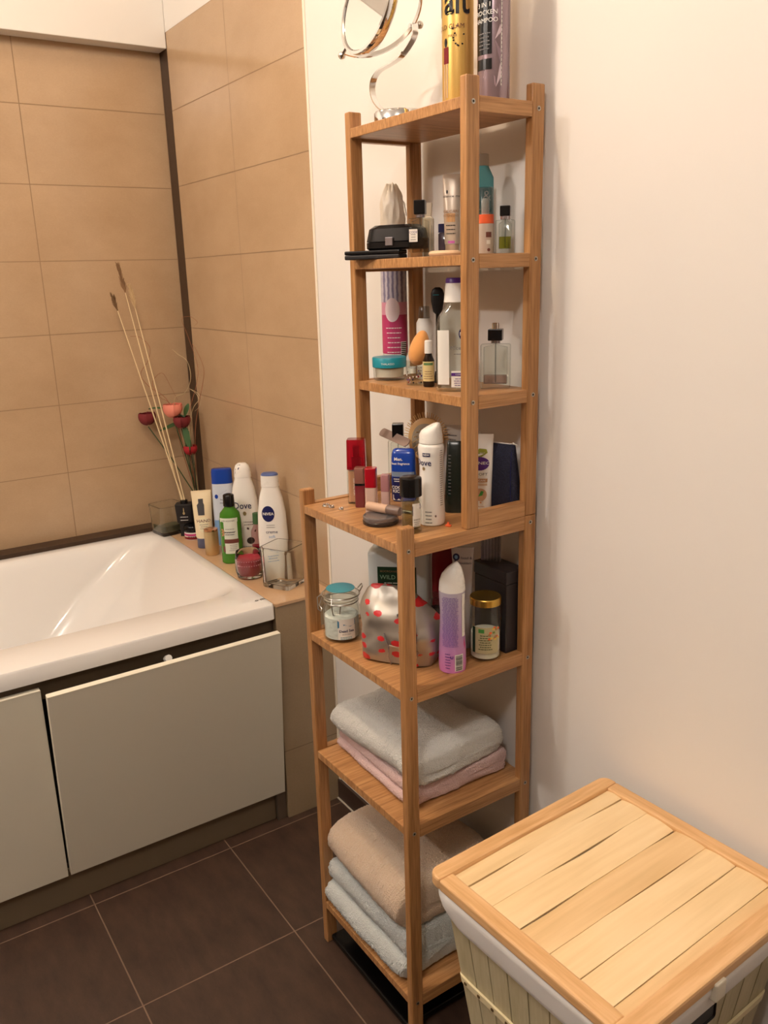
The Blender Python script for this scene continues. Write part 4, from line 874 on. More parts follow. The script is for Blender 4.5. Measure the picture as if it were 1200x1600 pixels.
cr = N_.new('ShaderNodeValToRGB'); e = cr.color_ramp.elements; cr.color_ramp.interpolation = 'CONSTANT'; e[0].position = 0; e[0].color = rgb((240, 150, 140)); e[1].position = .42; e[1].color = rgb((178, 172, 162)); x_ = e.new(.12); x_.color = rgb((206, 42, 46)); LK.new(ad.outputs[0], cr.inputs['Fac']); LK.new(cr.outputs['Color'], bs.inputs['Base Color'])
gt = N_.new('ShaderNodeMath'); gt.operation = 'GREATER_THAN'; gt.inputs[1].default_value = .42; LK.new(ad.outputs[0], gt.inputs[0]); ml = N_.new('ShaderNodeMath'); ml.operation = 'MULTIPLY'; ml.inputs[1].default_value = .75; LK.new(gt.outputs[0], ml.inputs[0]); LK.new(ml.outputs[0], bs.inputs['Metallic']); bs.inputs['Roughness'].default_value = .42
t = thing('cosmetic_pouch', 'silver cosmetic pouch printed with red lips lying open on the fifth shelf', 'pouch', (1.424, -.212, Z5), D2R(33))
secs = [(0, .062, .030, 4, -.003, 0), (.004, .068, .036, 4, -.003, 0), (.028, .073, .042, 3.2, -.002, 0), (.055, .074, .043, 2.8, -.002, 0), (.080, .070, .038, 2.6, -.006, 0), (.104, .058, .026, 2.4, -.014, .002), (.122, .042, .013, 2.4, -.026, .004), (.130, .026, .005, 2.4, -.034, .004)]
o = part(L1(secs, m, 96), 'pouch_body', t)
bm_ = bmesh.new(); bm_.from_mesh(o.data); bmesh.ops.subdivide_edges(bm_, edges=[e_ for e_ in bm_.edges if abs(e_.verts[0].co.z - e_.verts[1].co.z) > .008], cuts=4); bm_.to_mesh(o.data); bm_.free()
for v in o.data.vertices:
    c = v.co; k = noise.noise(c * 26) * .007 + noise.noise(c * 60) * .002; d = Vector((c.x + .01, c.y * 2.2, 0)); d.normalize(); c += d * k * (c.z > .002)
F = front(secs); b = MB(); b.tube([F(-.004, .0015, .005), F(-.006, .020, .006), F(-.004, .042, .006), F(-.012, .062, .005)], .0013, mSilver, 8); b.tube([F(-.004, .042, .006), F(.014, .040, .005)], .0012, mSteel, 8); part(b, 'seam_piping', t)
zp = [F(.024 + .020 * sin(a), .062 + .034 * cos(a), .0045) for a in [radians(-25 + 12 * i) for i in range(16)]]
b = MB(); vs = [F(.026 + .012 * sin(radians(-25 + 12 * i)), .062 + .032 * cos(radians(-25 + 12 * i)), .005) for i in range(16)] + zp; b.add(vs, [(i, i + 1, 17 + i, 16 + i) for i in range(15)], M('pouch inside', (30, 14, 18), .7)); part(b, 'opening', t)
b = MB(); b.tube(zp, .0022, M('zip tape', (66, 64, 66), .6), 8)
for i in range(len(zp) - 1):
    for s_ in (0, .5): q_ = Vector(zp[i]).lerp(Vector(zp[i + 1]), s_); b.sphere(q_, .0022, mChrome, 1, 1, .45, seg=8)
part(b, 'zip', t); b = MB(); b.tube([F(.046, .036, .006), F(.044, .026, .009), F(.043, .014, .008)], [.003, .0016, .003], mSteel, 8); part(b, 'zip_puller', t)
b = MB(); b.sphere((.002, .004, .100), .016, mDkRed, 1.2, .6, .8); o = b.build('red_sponge', None, (1.424, -.206, Z5 + .006)); tag(o, 'small dark red object showing in the mouth of the silver pouch', 'sponge')
t = thing('white_canister', 'large white plastic container with dark green label at the back of the fifth shelf', 'container', (1.284, -.118, Z5), D2R(48))
bd = [(0, .058, .026, 6), (.003, .060, .028, 6), (.140, .060, .028, 6), (.150, .052, .024, 4), (.152, .040, .020, 4)]
part(L1(bd, M('milky plastic', (214, 226, 230), .3), 48), 'container_body', t); part(L1([(.1525, .040, .020, 4), (.154, .042, .022, 4), (.186, .041, .021, 4), (.188, .038, .018, 4)], M('milky lid', (206, 214, 218), .3, trans=.3), 44), 'lid', t)
F = front(bd); b = MB(); b.patch(F, -.040, .034, .060, .118, M('forest label', (22, 60, 40), .4), .0006); b.text(F, 'BIOORGANIC', -.018, .109, .0055, mGoldP, .001); b.text(F, 'WILD TEA', -.008, .097, .012, M('mint ink', (150, 190, 160), .5), .001); b.lines(F, -.006, .085, .05, 3, .005, .0012, mWhiteInk); part(b, 'label', t)
t = thing('red_bottle', 'dark red curved bottle standing at the back of the fifth shelf', 'bottle', (1.352, -.058, Z5), D2R(52))
part(L1([(0, .026, .015, 3), (.004, .028, .017, 3), (.130, .028, .017, 3), (.150, .024, .015, 2.6, -.003), (.168, .014, .010, 2.4, -.010), (.174, .006, .005, 2.2, -.014)], mDkRed, 44), 'bottle_body', t)
t = thing('pump_bottle', 'small dark bottle with silvery nozzle behind the silver pouch', 'bottle', (1.414, -.132, Z5), D2R(48))
part(L1([(0, .0105, .0105), (.002, .0118, .0118), (.062, .0118, .0118), (.072, .009, .009)], M('smoky plastic', (96, 90, 90), .2, trans=.4), 28), 'bottle_body', t); part(L1([(.0725, .0095, .0095), (.086, .0090, .0090), (.0865, .005, .005), (.098, .0048, .0048), (.100, .0035, .0035)], mFrost, 24), 'nozzle', t)
t = thing('white_tube', 'small white tube standing between the pouch and the pink deodorant', 'tube', (1.455, -.112, Z5), D2R(48), 'cosmetic tubes')
part(L1([(.0125, .011, .011), (.03, .0115, .0105), (.088, .0125, .002), (.094, .0125, .0012)], mWhite, 30), 'tube_body', t); part(MB().lathe([(0, .0105), (.012, .0108)], mBlack, 28), 'cap', t)
t = thing('pink_deodorant_spray', 'pink and lilac deodorant spray with white top and barcode on the fifth shelf', 'spray can', (1.497, -.182, Z5), D2R(52)); t.location = (1.512, -.171, Z5)
bd = [(0, .0205, .0205), (.002, .0225, .0225), (.012, .0232, .0232), (.040, .0228, .0228), (.085, .0208, .0208), (.108, .0205, .0205), (.130, .0218, .0218), (.144, .0222, .0222)]
m, nt, bs = new_mat('pink gradient print'); N_ = nt.nodes; tc = N_.new('ShaderNodeTexCoord'); sx_ = N_.new('ShaderNodeSeparateXYZ'); nt.links.new(tc.outputs['Object'], sx_.inputs[0]); mr = N_.new('ShaderNodeMapRange'); mr.inputs['From Max'].default_value = .14; nt.links.new(sx_.outputs['Z'], mr.inputs['Value']); cr = N_.new('ShaderNodeValToRGB'); cr.color_ramp.elements[0].color = rgb((206, 124, 184)); cr.color_ramp.elements[1].color = rgb((190, 182, 200)); x_ = cr.color_ramp.elements.new(.5); x_.color = rgb((178, 142, 190)); nt.links.new(mr.outputs[0], cr.inputs['Fac']); nt.links.new(cr.outputs['Color'], bs.inputs['Base Color']); bs.inputs['Roughness'].default_value = .25
part(L1(bd, m, 48), 'can_body', t)
part(L1([(.1443, .0222, .0222), (.160, .0212, .0205), (.172, .0180, .0165, 2, .001), (.183, .0120, .0110, 2, .004), (.190, .0055, .0055, 2, .006), (.1925, .002, .002, 2, .007)], mWhite, 44), 'cap', t)
F = front(bd); b = MB(); b.lines(F, -.004, .136, .030, 34, .0026, .0011, M('small print purple', (118, 88, 160), .5), .0007); b.patch(F, .004, .019, .006, .036, mPaper, .0007)
for k in range(13): b.patch(F, .0055, .0175, .0075 + k * .0021, .0075 + k * .0021 + random.choice((.0006, .001, .0014)), mInk, .001, 6, 1)
b.text(F, 'U', -.001, .031, .007, mPurple, .0009, .04); b.lines(F, -.008, .036, .010, 6, .005, .0014, mPurple, .0008); b.poly(F, [(.020, .0), (.027, .0), (.026, .05), (.022, .064)], mPinkD, .0008); b.patch(F, .0175, .0255, .066, .142, mWhite, .0006, 4, 12); part(b, 'label', t)
t = thing('coconut_oil_jar', 'ribbed glass jar with gold lid and white oil on the fifth shelf', 'jar', (1.508, -.096, Z5), D2R(46)); t.location = (1.509, -.096, Z5)
N = 64; vs = []; fs = []
zz = [(0, .0245), (.002, .0268), (.004, .0275), (.066, .0275), (.070, .0275), (.075, .0268), (.096, .0262), (.101, .0245), (.104, .0238)]
for z, r in zz:
    for i in range(N): a = 2 * pi * i / N; rr = r + (.0009 * (1 if i % 4 < 2 else -1) if .072 < z < .099 else 0); vs.append((rr * cos(a), rr * sin(a), z))
zi = [(.104, .0215), (.100, .0222), (.006, .0250)]
for z, r in zi:
    for i in range(N): a = 2 * pi * i / N; vs.append((r * cos(a), r * sin(a), z))
for k in range(len(zz) + len(zi) - 1):
    for i in range(N): j = (i + 1) % N; fs.append((k * N + i, k * N + j, (k + 1) * N + j, (k + 1) * N + i))
fs += [tuple(range(N - 1, -1, -1)), tuple(range((len(zz) + 2) * N, (len(zz) + 3) * N))]
part(MB().add(vs, fs, mGlass, True), 'glass_jar', t); part(MB().lathe([(.0065, .0247), (.050, .0247), (.051, .022)], M('coconut oil', (226, 222, 206), .5), 40), 'oil', t)
part(MB().lathe([(.1015, .0262), (.102, .0272), (.113, .0272), (.1145, .026), (.1138, .024), (.1135, 0)], M('gold lid', (206, 170, 84), .25, .9), 56, cap1=False), 'lid', t)
F = front([(0, .0275, .0275), (.07, .0275, .0275)]); b = MB(); b.patch(F, -.022, .026, .018, .066, M('parchment', (188, 180, 140), .6), .0006, 20); b.patch(F, -.022, -.016, .018, .066, mGreenD, .0009, 3); b.patch(F, -.010, .000, .056, .063, mGreenL, .001); b.lines(F, .002, .050, .024, 7, .0042, .0018, M('olive ink', (90, 96, 60), .5), .001)
for k in range(16): x, z = random.uniform(.006, .024), random.uniform(.038, .064); b.patch(F, x, x + .005, z, z + .004, random.choice((mOrange, M('sun', (226, 196, 90), .5), M('olive', (120, 140, 70), .5), mTan)), .0011 + k * .00003, shape='ellipse')
part(b, 'label', t)
t = thing('black_gift_box', 'large black box standing at the right back of the fifth shelf', 'box', (1.489, -.0395, Z5), 0)
part(MB().box(-.052, .034, -.0215, .0215, 0, .128, M('black card', (40, 36, 40), .35), .002), 'box_body', t); part(MB().box(-.053, .035, -.0225, .0225, .1283, .152, M('black card', (40, 36, 40)), .002), 'box_lid', t)
t = thing('travel_shampoo', 'small clear shampoo pouch with blue dot leaning over the black box', 'sachet', (1.452, -.100, Z5), D2R(46))
bd = [(.0, .014, .010, 3), (.01, .0165, .012, 3), (.120, .0165, .010, 3), (.160, .018, .004, 3), (.188, .020, .0015, 4)]
part(L1(bd, M('milky sachet', (214, 210, 214), .25, trans=.25), 36), 'sachet_body', t); F = front(bd); b = MB(); b.patch(F, -.017, -.005, .164, .177, mNavy, .0008, shape='ellipse'); b.patch(F, -.014, -.008, .167, .174, mBlueL, .0012, shape='ellipse'); b.text(F, 'head &', .007, .169, .007, mNavy, .0008); b.text(F, 'shoulders', .004, .160, .0062, mNavy, .0008); b.poly(F, [(-.014, .164), (-.0165, .130), (-.0145, .130), (-.0115, .164)], mNavy, .0008); part(b, 'label', t)
t = thing('foil_strip', 'silvery ribbed blister strip standing behind the sachet on the black box', 'strip', (1.462, -.044, Z5 + .1523), D2R(40))
b = MB(); [b.box(-.016 + k * .0055, -.012 + k * .0055, -.0015, .0015, 0, .056, mFrost, .0008) for k in range(6)]; b.box(-.018, .018, .0, .0012, 0, .056, mSilver); part(b, 'blister', t)

# ---------------------------------------------------------------- bath ledge
def vessel_sq(name, label, cat, loc, rot, w, h, th, gm, grp=None):
    t = thing(name, label, cat, loc, rot, grp)
    part(L1([(0, w * .93, w * .93, 9), (.003, w * .97, w * .97, 9), (h * .9, w, w, 9), (h * .93, w * 1.03, w * 1.03, 9), (h, w * 1.03, w * 1.03, 9), (h, w * 1.03 - th, w * 1.03 - th, 9), (h * .93, w * 1.0 - th, w * 1.0 - th, 9), (.012, w * .97 - th, w * .97 - th, 8), (.009, w * .8 - th, w * .8 - th, 6)], gm, 72), 'glass_body', t)
    return t
vessel_sq('square_glass_jar', 'empty square clear glass jar at the near end of the bath ledge', 'jar', (.690, -.075, ZL), D2R(28), .0430, .106, .0035, mGlassG, 'square glass vessels')
t = vessel_sq('square_glass_jar', 'square glass vessel at the far end of the bath ledge beside the black diffuser', 'jar', (.050, -.150, ZL + .0006), D2R(8), .0430, .092, .003, mGlassG, 'square glass vessels')
part(L1([(.0125, .036, .036, 8), (.030, .036, .036, 8)], M('olive wax', (96, 96, 72), .5), 48), 'candle_wax', t)
t = thing('reed_diffuser', 'black square reed diffuser bottle holding dried grass stalks on the bath ledge', 'diffuser', (.112, -.116, ZL), D2R(60))
part(L1([(0, .017, .014, 7), (.040, .017, .014, 7), (.045, .0235, .018, 7), (.100, .027, .020, 7), (.102, .025, .018, 7)], mBlackM, 40), 'bottle_body', t); part(MB().lathe([(.1023, .011), (.112, .011), (.113, .006)], mBlack, 28), 'collar', t)
F = flat(-.0197); b = MB(); b.patch(F, -.0015, .0015, .076, .092, mGoldP, shape='ellipse'); b.patch(F, -.0035, .0035, .070, .079, mGoldP, shape='ellipse'); b.lines(F, 0, .062, .024, 1, .004, .0018, mWhiteInk); b.lines(F, 0, .052, .026, 1, .004, .0018, mWhiteInk); part(b, 'label', t)
for k, (tp, hd, lb) in enumerate((((.02, -.211, 1.405), .072, 'tallest dried grass stalk with brown feathery tip leaning left from the diffuser'), ((.02, -.235, 1.318), .035, 'leftmost dried grass stalk with short dark tip'), ((.02, -.183, 1.342), .055, 'right-hand dried grass stalk with pale ear and black base'))):
    bs_ = Vector((.112 + (k - 1) * .003, -.116 + (k - 1) * .0035, ZL + .10)); tp = Vector(tp); d_ = tp - bs_
    t = thing('dried_grass_stalk', lb, 'dried stalk', bs_, 0, 'dried stalks in the diffuser')
    b = MB(); b.tube([(0, 0, 0), tuple(d_ * .5 + Vector((.003 * (k - 1), 0, 0))), tuple(d_ * (1 - hd / d_.length))], [.0022, .0020, .0014], M('straw', (222, 200, 160), .6), 8); part(b, 'stem', t)
    b = MB(); dn = d_.normalized(); s0 = d_ - dn * hd
    mh = (M('seed brown', (136, 104, 72), .8), M('seed dark', (120, 92, 62), .8), M('seed pale', (206, 180, 138), .8))[k]
    for i in range(70):
        u = random.random(); p_ = s0 + dn * hd * u; rv = Vector((random.gauss(0, 1), random.gauss(0, 1), random.gauss(0, .3))).normalized(); q_ = p_ + dn * .018 + rv * .009 * (1 - .4 * u); b.tube([p_, q_], [.0015, .0005], mh, 5)
    b.tube([s0, s0 + dn * hd], [.002, .0008], mh, 6); o = part(b, 'seed_head', t)
# flowers
t = thing('flower_arrangement', 'artificial coral and red flowers with curly twigs in the corner behind the diffuser', 'flowers', (.050, -.046, ZL))
O = Vector((.050, -.046, ZL))
part(MB().lathe([(0, .020), (.003, .024), (.05, .028), (.095, .022), (.110, .018), (.110, .015), (.012, .020)], M('dark vase', (34, 28, 30), .2), 32), 'vase', t)
mStem = M('stem green', (60, 74, 44), .6); mTwig = M('twig brown', (150, 96, 66), .6); mTwigL = M('twig pale', (190, 170, 130), .6); mLeaf = M('leaf', (58, 92, 50), .45)
def flower(px, r, mat, open_=.6, seed=1):
    rn = random.Random(seed); C_ = Vector(px) - O; b = MB()
    b.sphere(C_, r * .45, mat, 1, 1, .95, seg=14)
    for layer, (n_, rr, tl) in enumerate(((4, .72, .35), (5, .86, .55), (6, 1.0, .8))):
        for i in range(n_):
            a = 2 * pi * (i + rn.random() * .4) / n_ + layer; vs = []; fs = []
            for v_ in range(7):
                for u_ in range(7):
                    u = (u_ / 6 - .5) * 1.5; v = v_ / 6; th = a + u * (.75 if v > .1 else .3); ph = -1.3 + v * (2.3 - tl * .5); rad = r * rr * (.78 + (.12 + .22 * tl) * v * v + .10 * abs(u) * v + .04 * sin(i * 2.1 + layer))
                    vs.append(C_ + Vector((cos(th) * cos(ph), sin(th) * cos(ph), sin(ph) * .95)) * rad)
            for v_ in range(6):
                for u_ in range(6): q = v_ * 7 + u_; fs.append((q, q + 1, q + 8, q + 7))
            b.add(vs, fs, mat, True)
    part(b, 'flower_head', t)
    base = Vector((.0 + rn.uniform(-.006, .006), rn.uniform(-.006, .006), .10)); b = MB(); b.tube([base, base.lerp(C_, .5) + Vector((.01, -.005, 0)), C_ - Vector((0, 0, r * .9))], .0018, mStem, 7); part(b, 'stem', t)
flower((.045, -.100, .982), .031, M('coral petal', (236, 146, 126), .6), seed=3)
flower((-.02, -.160, .955), .028, M('red petal', (120, 38, 42), .65), seed=5)
flower((.058, -.078, .945), .027, M('red petal', (120, 38, 42)), seed=8)
flower((.06, -.060, .855), .022, M('crimson petal', (168, 34, 44), .6), seed=11)
def leaf(a, c_, w, seed):
    a, c_ = Vector(a) - O, Vector(c_) - O; d = c_ - a; sd = d.cross(Vector((.3, -.4, .8))).normalized(); vs = []; fs = []
    for k in range(9):
        u = k / 8; ww = w * sin(pi * min(1, u * .96 + .03)) ** .8; m_ = a + d * u + Vector((0, 0, -.012 * u * u)); vs += [m_ - sd * ww, m_ + Vector((0, 0, -.002)), m_ + sd * ww]
    for k in range(8): q = k * 3; fs += [(q, q + 1, q + 4, q + 3), (q + 1, q + 2, q + 5, q + 4)]
    vs2 = [v + Vector((0, 0, .0006)) for v in vs]; n0 = len(vs); b = MB(); b.add(vs + vs2, fs + [tuple(n0 + i for i in f[::-1]) for f in fs], mLeaf, True); part(b, 'leaf', t)
leaf((.06, -.075, .945), (-.01, -.13, .925), .011, 1); leaf((.06, -.075, .94), (.08, -.07, .87), .010, 2); leaf((.06, -.07, .96), (.05, -.05, 1.01), .009, 3); leaf((.03, -.11, .985), (-.03, -.15, .995), .004, 4); leaf((.062, -.07, .96), (.025, -.115, .985), .004, 5)
def twig(pts, r, m_):
    b = MB(); P_ = smooth([Vector(p) - O for p in pts], 6); b.tube(P_, [r * (1 - .6 * i / len(P_)) for i in range(len(P_))], m_, 6); part(b, 'curly_twig', t)
twig([(.05, -.05, .70), (.04, -.08, .85), (.02, -.10, 1.00), (-.03, -.14, 1.05), (-.04, -.16, 1.09), (-.02, -.14, 1.13), (-.02, -.13, 1.17), (-.04, -.15, 1.20), (-.04, -.18, 1.205)], .0012, mTwig)
twig([(.05, -.05, .70), (.05, -.08, .9), (.04, -.09, 1.01), (.08, -.07, 1.035), (.115, -.06, 1.08), (.10, -.06, 1.13), (.07, -.075, 1.15), (.05, -.085, 1.165)], .0013, mTwigL)
twig([(.05, -.05, .70), (.07, -.045, .9), (.11, -.04, 1.0), (.14, -.035, 1.06), (.15, -.03, 1.11), (.12, -.035, 1.16), (.10, -.04, 1.18)], .0012, mTwig)
twig([(.05, -.05, .70), (.06, -.05, .95), (.10, -.03, 1.02), (.07, -.05, 1.045), (.10, -.04, 1.03), (.12, -.04, 1.0), (.10, -.05, .98)], .0010, mTwigL)
twig([(.05, -.05, .70), (.03, -.09, .97), (.0, -.12, 1.02), (-.03, -.13, 1.06), (-.02, -.10, 1.09), (.02, -.09, 1.05), (.04, -.08, 1.01)], .0010, mTwig)
twig([(.05, -.05, .70), (.055, -.06, .93), (.10, -.03, 1.09), (.08, -.04, 1.19), (.06, -.05, 1.25), (.10, -.04, 1.26), (.13, -.03, 1.245), (.11, -.03, 1.235)], .0009, mTwig)
for i in range(9):
    a = random.uniform(-1, 1); b = MB(); b.tube([(a * .008, random.uniform(-.008, .008), .09), (a * .02 + .01, -.012, .2), (.004 + a * .02, -.03 + a * .014, random.uniform(.30, .38))], .0013, (mStem, mTwig, mTwigL, M('dark stem', (52, 34, 34), .7))[i % 4], 6); part(b, 'stem', t)
# bottles
t = thing('grey_carton', 'small dark grey carton standing behind the black diffuser', 'carton', (.100, -.052, ZL), D2R(10)); part(MB().box(-.016, .016, -.022, .022, 0, .112, mGreyBox, .001), 'carton_body', t)
t = thing('balm_tin', 'low black jar with red and white label between diffuser and cream tube', 'jar', (.158, -.112, ZL), D2R(66))
part(MB().lathe([(0, .025), (.002, .0265), (.024, .0265)], mWhite, 40), 'jar_body', t); part(MB().lathe([(.0245, .0262), (.025, .0275), (.040, .0275), (.042, .026), (.0421, 0)], mBlack, 44, cap1=False), 'lid', t)
F = front([(0, .0265, .0265), (.03, .0265, .0265)]); b = MB(); b.patch(F, -.036, .036, .003, .010, mDkRed, .0006, 20); b.patch(F, -.036, .036, .014, .020, mPinkD, .0006, 20); b.lines(F, 0, .0105, .04, 1, .003, .0018, mInk); part(b, 'label', t)
def dd(b, F):
    b.patch(F, -.010, .004, .100, .148, mGreyBox, .0006); b.patch(F, -.015, .016, .048, .095, M('ivory print', (236, 228, 196), .5), .0006, shape='ellipse'); b.text(F, 'HAND', .001, .083, .012, mBrown, .001, .01); b.lines(F, .001, .072, .022, 3, .006, .0014, mGreyInk, .001)
tube_cos('hand_lotion_tube', 'cream coloured lotion tube with grey cap on the bath ledge', 'tube', (.262, -.116, ZL), D2R(68), .0290, .0200, .172, mCream, dd, M('slate cap', (86, 92, 120), .3), .030, 'cosmetic tubes')
t = thing('gold_jar', 'pale gold metallic cylinder standing in front of the blue shampoo', 'canister', (.340, -.126, ZL), D2R(66))
part(MB().lathe([(0, .0185), (.002, .0200), (.070, .0200), (.0705, .019)], mGoldP, 40), 'can_body', t); part(MB().lathe([(.071, .0196), (.0755, .0196), (.0765, .017), (.0766, 0)], M('copper rim', (196, 140, 100), .25, .9), 40, cap1=False), 'lid', t)
t = thing('shampoo_bottle', 'white and blue shampoo bottle with slanted blue cap next to the corner flowers', 'bottle', (.278, -.054, ZL), D2R(64), 'shower bottles on the ledge')
bd = [(0, .0300, .018, 3.5), (.004, .0320, .020, 3.5), (.100, .0320, .020, 3.5), (.170, .0310, .018, 3.2), (.188, .0305, .0175, 3.2)]
part(L1(bd, M('shampoo white', (206, 216, 230), .25), 44), 'bottle_body', t)
b = L1([(.1885, .0305, .0175, 3.2), (.222, .0300, .0168, 3.2), (.230, .0285, .0155, 3.2), (.2315, .025, .013, 3)], M('cobalt cap', (28, 66, 160), .22), 44); part(b, 'cap', t)
F = front(bd); b = MB(); b.poly(F, [(-.030, .188), (.030, .188), (.030, .176), (.010, .168), (-.010, .158), (-.030, .150)], M('cobalt cap', (28, 66, 160)), .0006); b.patch(F, -.024, -.014, .145, .158, mBlue, .0009, shape='ellipse'); b.text(F, 'head &', .002, .142, .0075, mNavy, .0009); b.text(F, 'shoulders', .004, .132, .0075, mNavy, .0009); b.text(F, '2in1', .006, .118, .008, mNavy, .0009); b.patch(F, -.030, .030, .004, .080, mBlueL, .0006); b.poly(F, [(-.028, .06), (.0, .105), (.020, .06)], M('deep navy', (30, 40, 70), .4), .0009); part(b, 'label', t)
t = thing('green_bottle', 'green shampoo bottle with black cap and pale label in the middle of the bath ledge', 'bottle', (.440, -.106, ZL), D2R(66), 'shower bottles on the ledge')
bd = [(0, .0270, .0200, 2.4), (.003, .0300, .0225, 2.4), (.120, .0300, .0225, 2.4), (.142, .0270, .0205, 2.3), (.157, .0150, .0140, 2), (.161, .0130, .0130, 2)]
part(L1(bd, mGreen, 44), 'bottle_body', t); part(L1([(.1615, .0145, .0145), (.163, .0158, .0158), (.192, .0150, .0150), (.194, .0135, .0135), (.1965, .006, .006)], mBlack, 36), 'cap', t)
F = front([(0, .0301, .0226, 2), (.14, .0301, .0226, 2)]); b = MB(); b.patch(F, -.028, .018, .030, .132, M('pale label', (216, 220, 206), .55), .0012, 16); b.text(F, 'YVES ROCHER', -.006, .124, .0052, mInk, .0016); b.lines(F, -.002, .100, .028, 3, .008, .0016, mGreyInk, .0015); b.lines(F, -.004, .090, .026, 2, .006, .002, mInk, .0015); b.patch(F, -.018, .018, .060, .072, mBrown, .0015, 10); b.lines(F, .004, .054, .022, 4, .005, .0012, mGreyInk, .0015)
for k in range(5): b.patch(F, -.024 + .003 * (k % 2), -.018 + .003 * (k % 2), .080 + k * .004, .086 + k * .004, mTan, .0016 + .0001 * k, shape='ellipse'); b.patch(F, -.022, -.016, .034 + k * .003, .040 + k * .003, mBrown, .0016 + .0001 * k, shape='ellipse')
part(b, 'label', t)
def lotion(label, loc, rot, w, d, h, hc, draw, capd, grp='shower bottles on the ledge', name='body_lotion'):
    t = thing(name, label, 'bottle', loc, rot, grp)
    z = h - hc
    bd = [(0, w * .84, d * .84, 2.6), (.003, w * .9, d * .92, 2.6), (z * .18, w * .96, d, 2.5), (z * .42, w, d, 2.5), (z * .70, w * .93, d * .95, 2.5), (z * .88, w * .76, d * .85, 2.4), (z * .97, w * .60, d * .76, 2.3), (z, w * .57, d * .74, 2.2)]
    part(L1(bd, mWhiteG, 48), 'bottle_body', t); capd(t, z, w, d)
    b = MB(); draw(b, front(bd)); part(b, 'label', t); return t
def c1(t, z, w, d): part(L1([(z + .0005, w * .60, d * .76, 2.2), (z + .022, w * .56, d * .70, 2.2), (z + .034, w * .46, d * .6, 2.2), (z + .040, w * .28, d * .4, 2.2)], mWhite, 40), 'cap', t); part(MB().poly(front([(z, w * .60, d * .76, 2.2), (z + .022, w * .56, d * .70, 2.2), (z + .034, w * .46, d * .6, 2.2), (z + .040, w * .28, d * .4, 2.2)]), [(-.018, z + .012), (-.006, z + .026), (-.002, z + .038), (-.010, z + .036), (-.017, z + .024)], mNavy, .001), 'cap_mark', t)
def w1(b, F): b.text(F, 'Dove', -.004, .148, .027, mNavy, .001, .008, xs=.85); b.patch(F, -.004, .006, .120, .132, mGoldP, .0008, shape='ellipse'); b.lines(F, .010, .100, .03, 2, .008, .002, mSilver); b.poly(F, [(.005, .086), (.03, .076), (.028, .07), (.004, .08)], mSilver, .0008); b.patch(F, .002, .024, .036, .056, M('print black', (40, 30, 30), .5), .0008, shape='ellipse'); b.lines(F, .0, .028, .034, 3, .005, .0014, mGreyInk)
lotion('white body wash bottle with curved cap and a bird emblem standing behind the green bottle', (.404, -.0435, ZL), D2R(58), .0400, .0220, .268, .041, w1, c1)
def c2(t, z, w, d): part(L1([(z + .0005, w * .60, d * .76, 2.3), (z + .030, w * .58, d * .72, 2.3)], mWhite, 40), 'cap', t); part(L1([(z + .0303, w * .57, d * .71, 2.3), (z + .035, w * .52, d * .64, 2.3), (z + .037, w * .40, d * .5, 2.2)], M('blue grey cap', (84, 100, 150), .3), 40), 'cap_top', t, 'blue grey cap top')
def w2(b, F):
    b.patch(F, -.024, .010, .142, .185, mNavy, .0008, 12, 8, 'ellipse'); b.text(F, 'NIVEA', -.007, .1635, .0105, mWhiteInk, .0014, .015); b.lines(F, -.002, .132, .026, 2, .006, .0014, mGreyInk); b.text(F, 'creme', .0, .114, .0125, mNavy, .001); b.text(F, 'soft', .0, .101, .0115, mBlueL, .001); b.lines(F, .0, .062, .034, 3, .006, .0014, mBlueL)
    b.poly(F, [(-.034, .050), (-.01, .060), (.02, .050), (.034, .040), (.034, .028), (-.034, .028)], M('pale aqua', (196, 220, 228), .3), .0008)
lotion('tall white lotion bottle with round dark blue emblem near the square glass jar', (.578, -.0440, ZL), D2R(56), .0400, .0225, .272, .038, w2, c2)
t = thing('red_toner_bottle', 'small bottle with green cap and red liquid between the white bottles', 'bottle', (.492, -.050, ZL), D2R(66))
bd = [(0, .0165, .012, 4), (.003, .018, .013, 4), (.090, .018, .013, 4), (.108, .010, .009, 2.4), (.112, .009, .009, 2)]
part(L1(bd, glass('pinkish glass', (240, 220, 222)), 36), 'bottle_body', t); part(L1([(.004, .0165, .0115, 4), (.050, .0165, .0115, 4)], M('red liquid', (140, 24, 48), .1), 32), 'liquid', t); part(L1([(.1125, .0115, .0115), (.142, .0110, .0110), (.143, .009, .009)], M('olive green cap', (60, 96, 56), .35), 28), 'cap', t)
t = thing('candle_glass', 'round clear glass with red beaded candle standing in front of the bottles', 'candle', (.583, -.122, ZL), D2R(66))
part(MB().lathe([(0, .026), (.003, .032), (.020, .0365), (.050, .0370), (.070, .0335), (.072, .0325), (.070, .0315), (.050, .0345), (.022, .0340), (.010, .029), (.009, 0)], mGlassG, 56, cap1=False), 'glass_body', t)
part(MB().lathe([(.0095, .0275), (.022, .0335), (.050, .0340), (.053, .033), (.0531, 0)], mWax, 48, cap1=False), 'candle_wax', t)
part(MB().tube([(0, 0, .053), (.001, 0, .060)], .0009, mInk, 6), 'wick', t)
F = front([(.01, .031, .031), (.02, .0366, .0366), (.05, .0371, .0371), (.06, .036, .036)]); b = MB()
for k in range(11):
    x = -.032 + k * .0064; [b.sphere(F(x, z_, .0008), .0011, M('bead', (240, 170, 180), .2), seg=8) for z_ in (.040, .052)]
part(b, 'bead_rows', t)

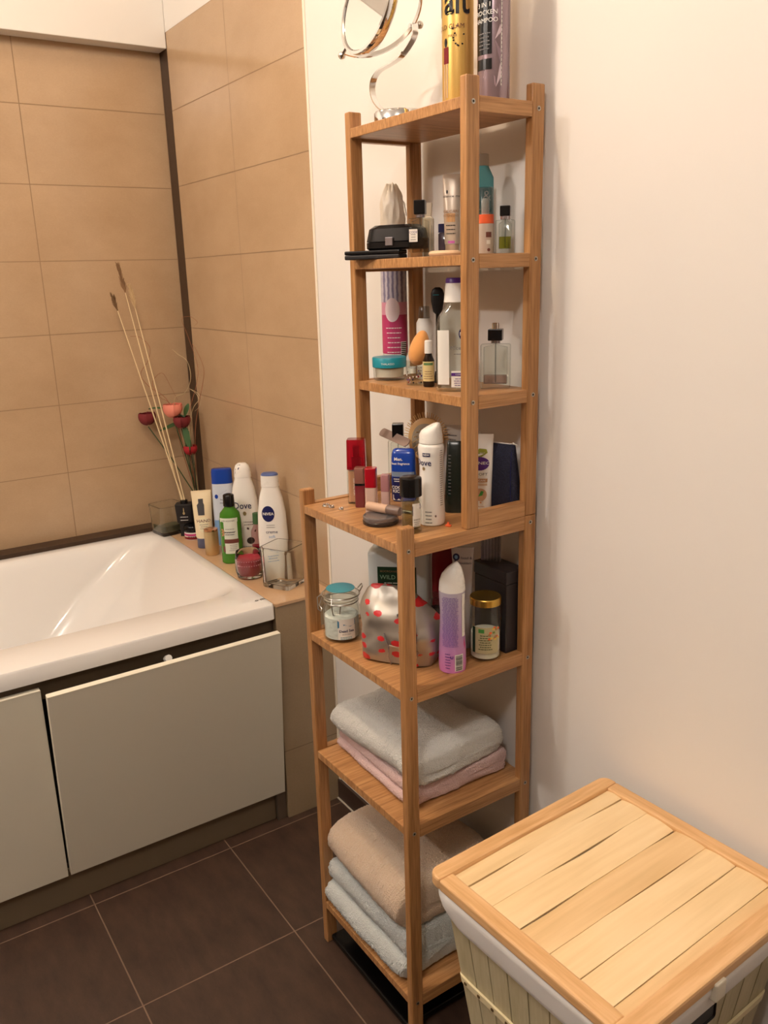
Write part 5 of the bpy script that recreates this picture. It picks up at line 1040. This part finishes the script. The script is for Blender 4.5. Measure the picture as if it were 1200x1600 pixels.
# ------------------------------------------------------------------ light
def lamp(name, loc, power, col, size, typ='POINT', target=None, spot=None):
    l = bpy.data.lights.new(name, typ); l.energy = power; l.color = col
    if typ == 'AREA': l.size = size
    else: l.shadow_soft_size = size
    if spot: l.spot_size = spot; l.spot_blend = .6
    o = bpy.data.objects.new(name, l); COL.objects.link(o); o.location = loc
    if target is not None:
        d = Vector(target) - Vector(loc); o.rotation_euler = d.to_track_quat('-Z', 'Y').to_euler()
    return o
WARM = (1, .76, .54); COOL = (1, .92, .85)
lamp('ceiling_lamp', (1.34, -.80, 2.44), 15, WARM, .035)
lamp('ceiling_lamp', (.50, -.85, 2.44), 3, WARM, .035)
lamp('ceiling_lamp', (2.55, -1.30, 2.44), 22, (1, .91, .83), .10)
lamp('mirror_lamp', (1.08, -2.05, 2.25), 17, COOL, .03)
lamp('mirror_lamp', (1.26, -2.05, 2.25), 9, COOL, .03)
w = bpy.data.worlds.new('w'); SC.world = w; w.use_nodes = True
w.node_tree.nodes['Background'].inputs[0].default_value = (.8, .85, 1, 1); w.node_tree.nodes['Background'].inputs[1].default_value = .0

# ------------------------------------------------------------------ camera
cam = bpy.data.cameras.new('camera'); co = bpy.data.objects.new('camera', cam); COL.objects.link(co)
yaw, pit, rol, fpx = .9885, -.2755, -.0286, 1314.76
fw = Vector((-sin(yaw) * cos(pit), cos(yaw) * cos(pit), sin(pit))); rt = Vector((cos(yaw), sin(yaw), 0)); up = rt.cross(fw)
R_ = rt * cos(rol) + up * sin(rol); U_ = up * cos(rol) - rt * sin(rol)
mw = Matrix((R_, U_, -fw)).transposed().to_4x4(); mw.translation = (2.5434, -.9808, 1.3654); co.matrix_world = mw
cam.sensor_fit = 'VERTICAL'; cam.sensor_height = 36; cam.lens = 36 * fpx / 1600; cam.clip_start = .01
SC.camera = co
SC.view_settings.view_transform = 'Standard'; SC.view_settings.look = 'None'; SC.view_settings.gamma = 1; SC.view_settings.use_curve_mapping = False
SC.view_settings.exposure = 0.64
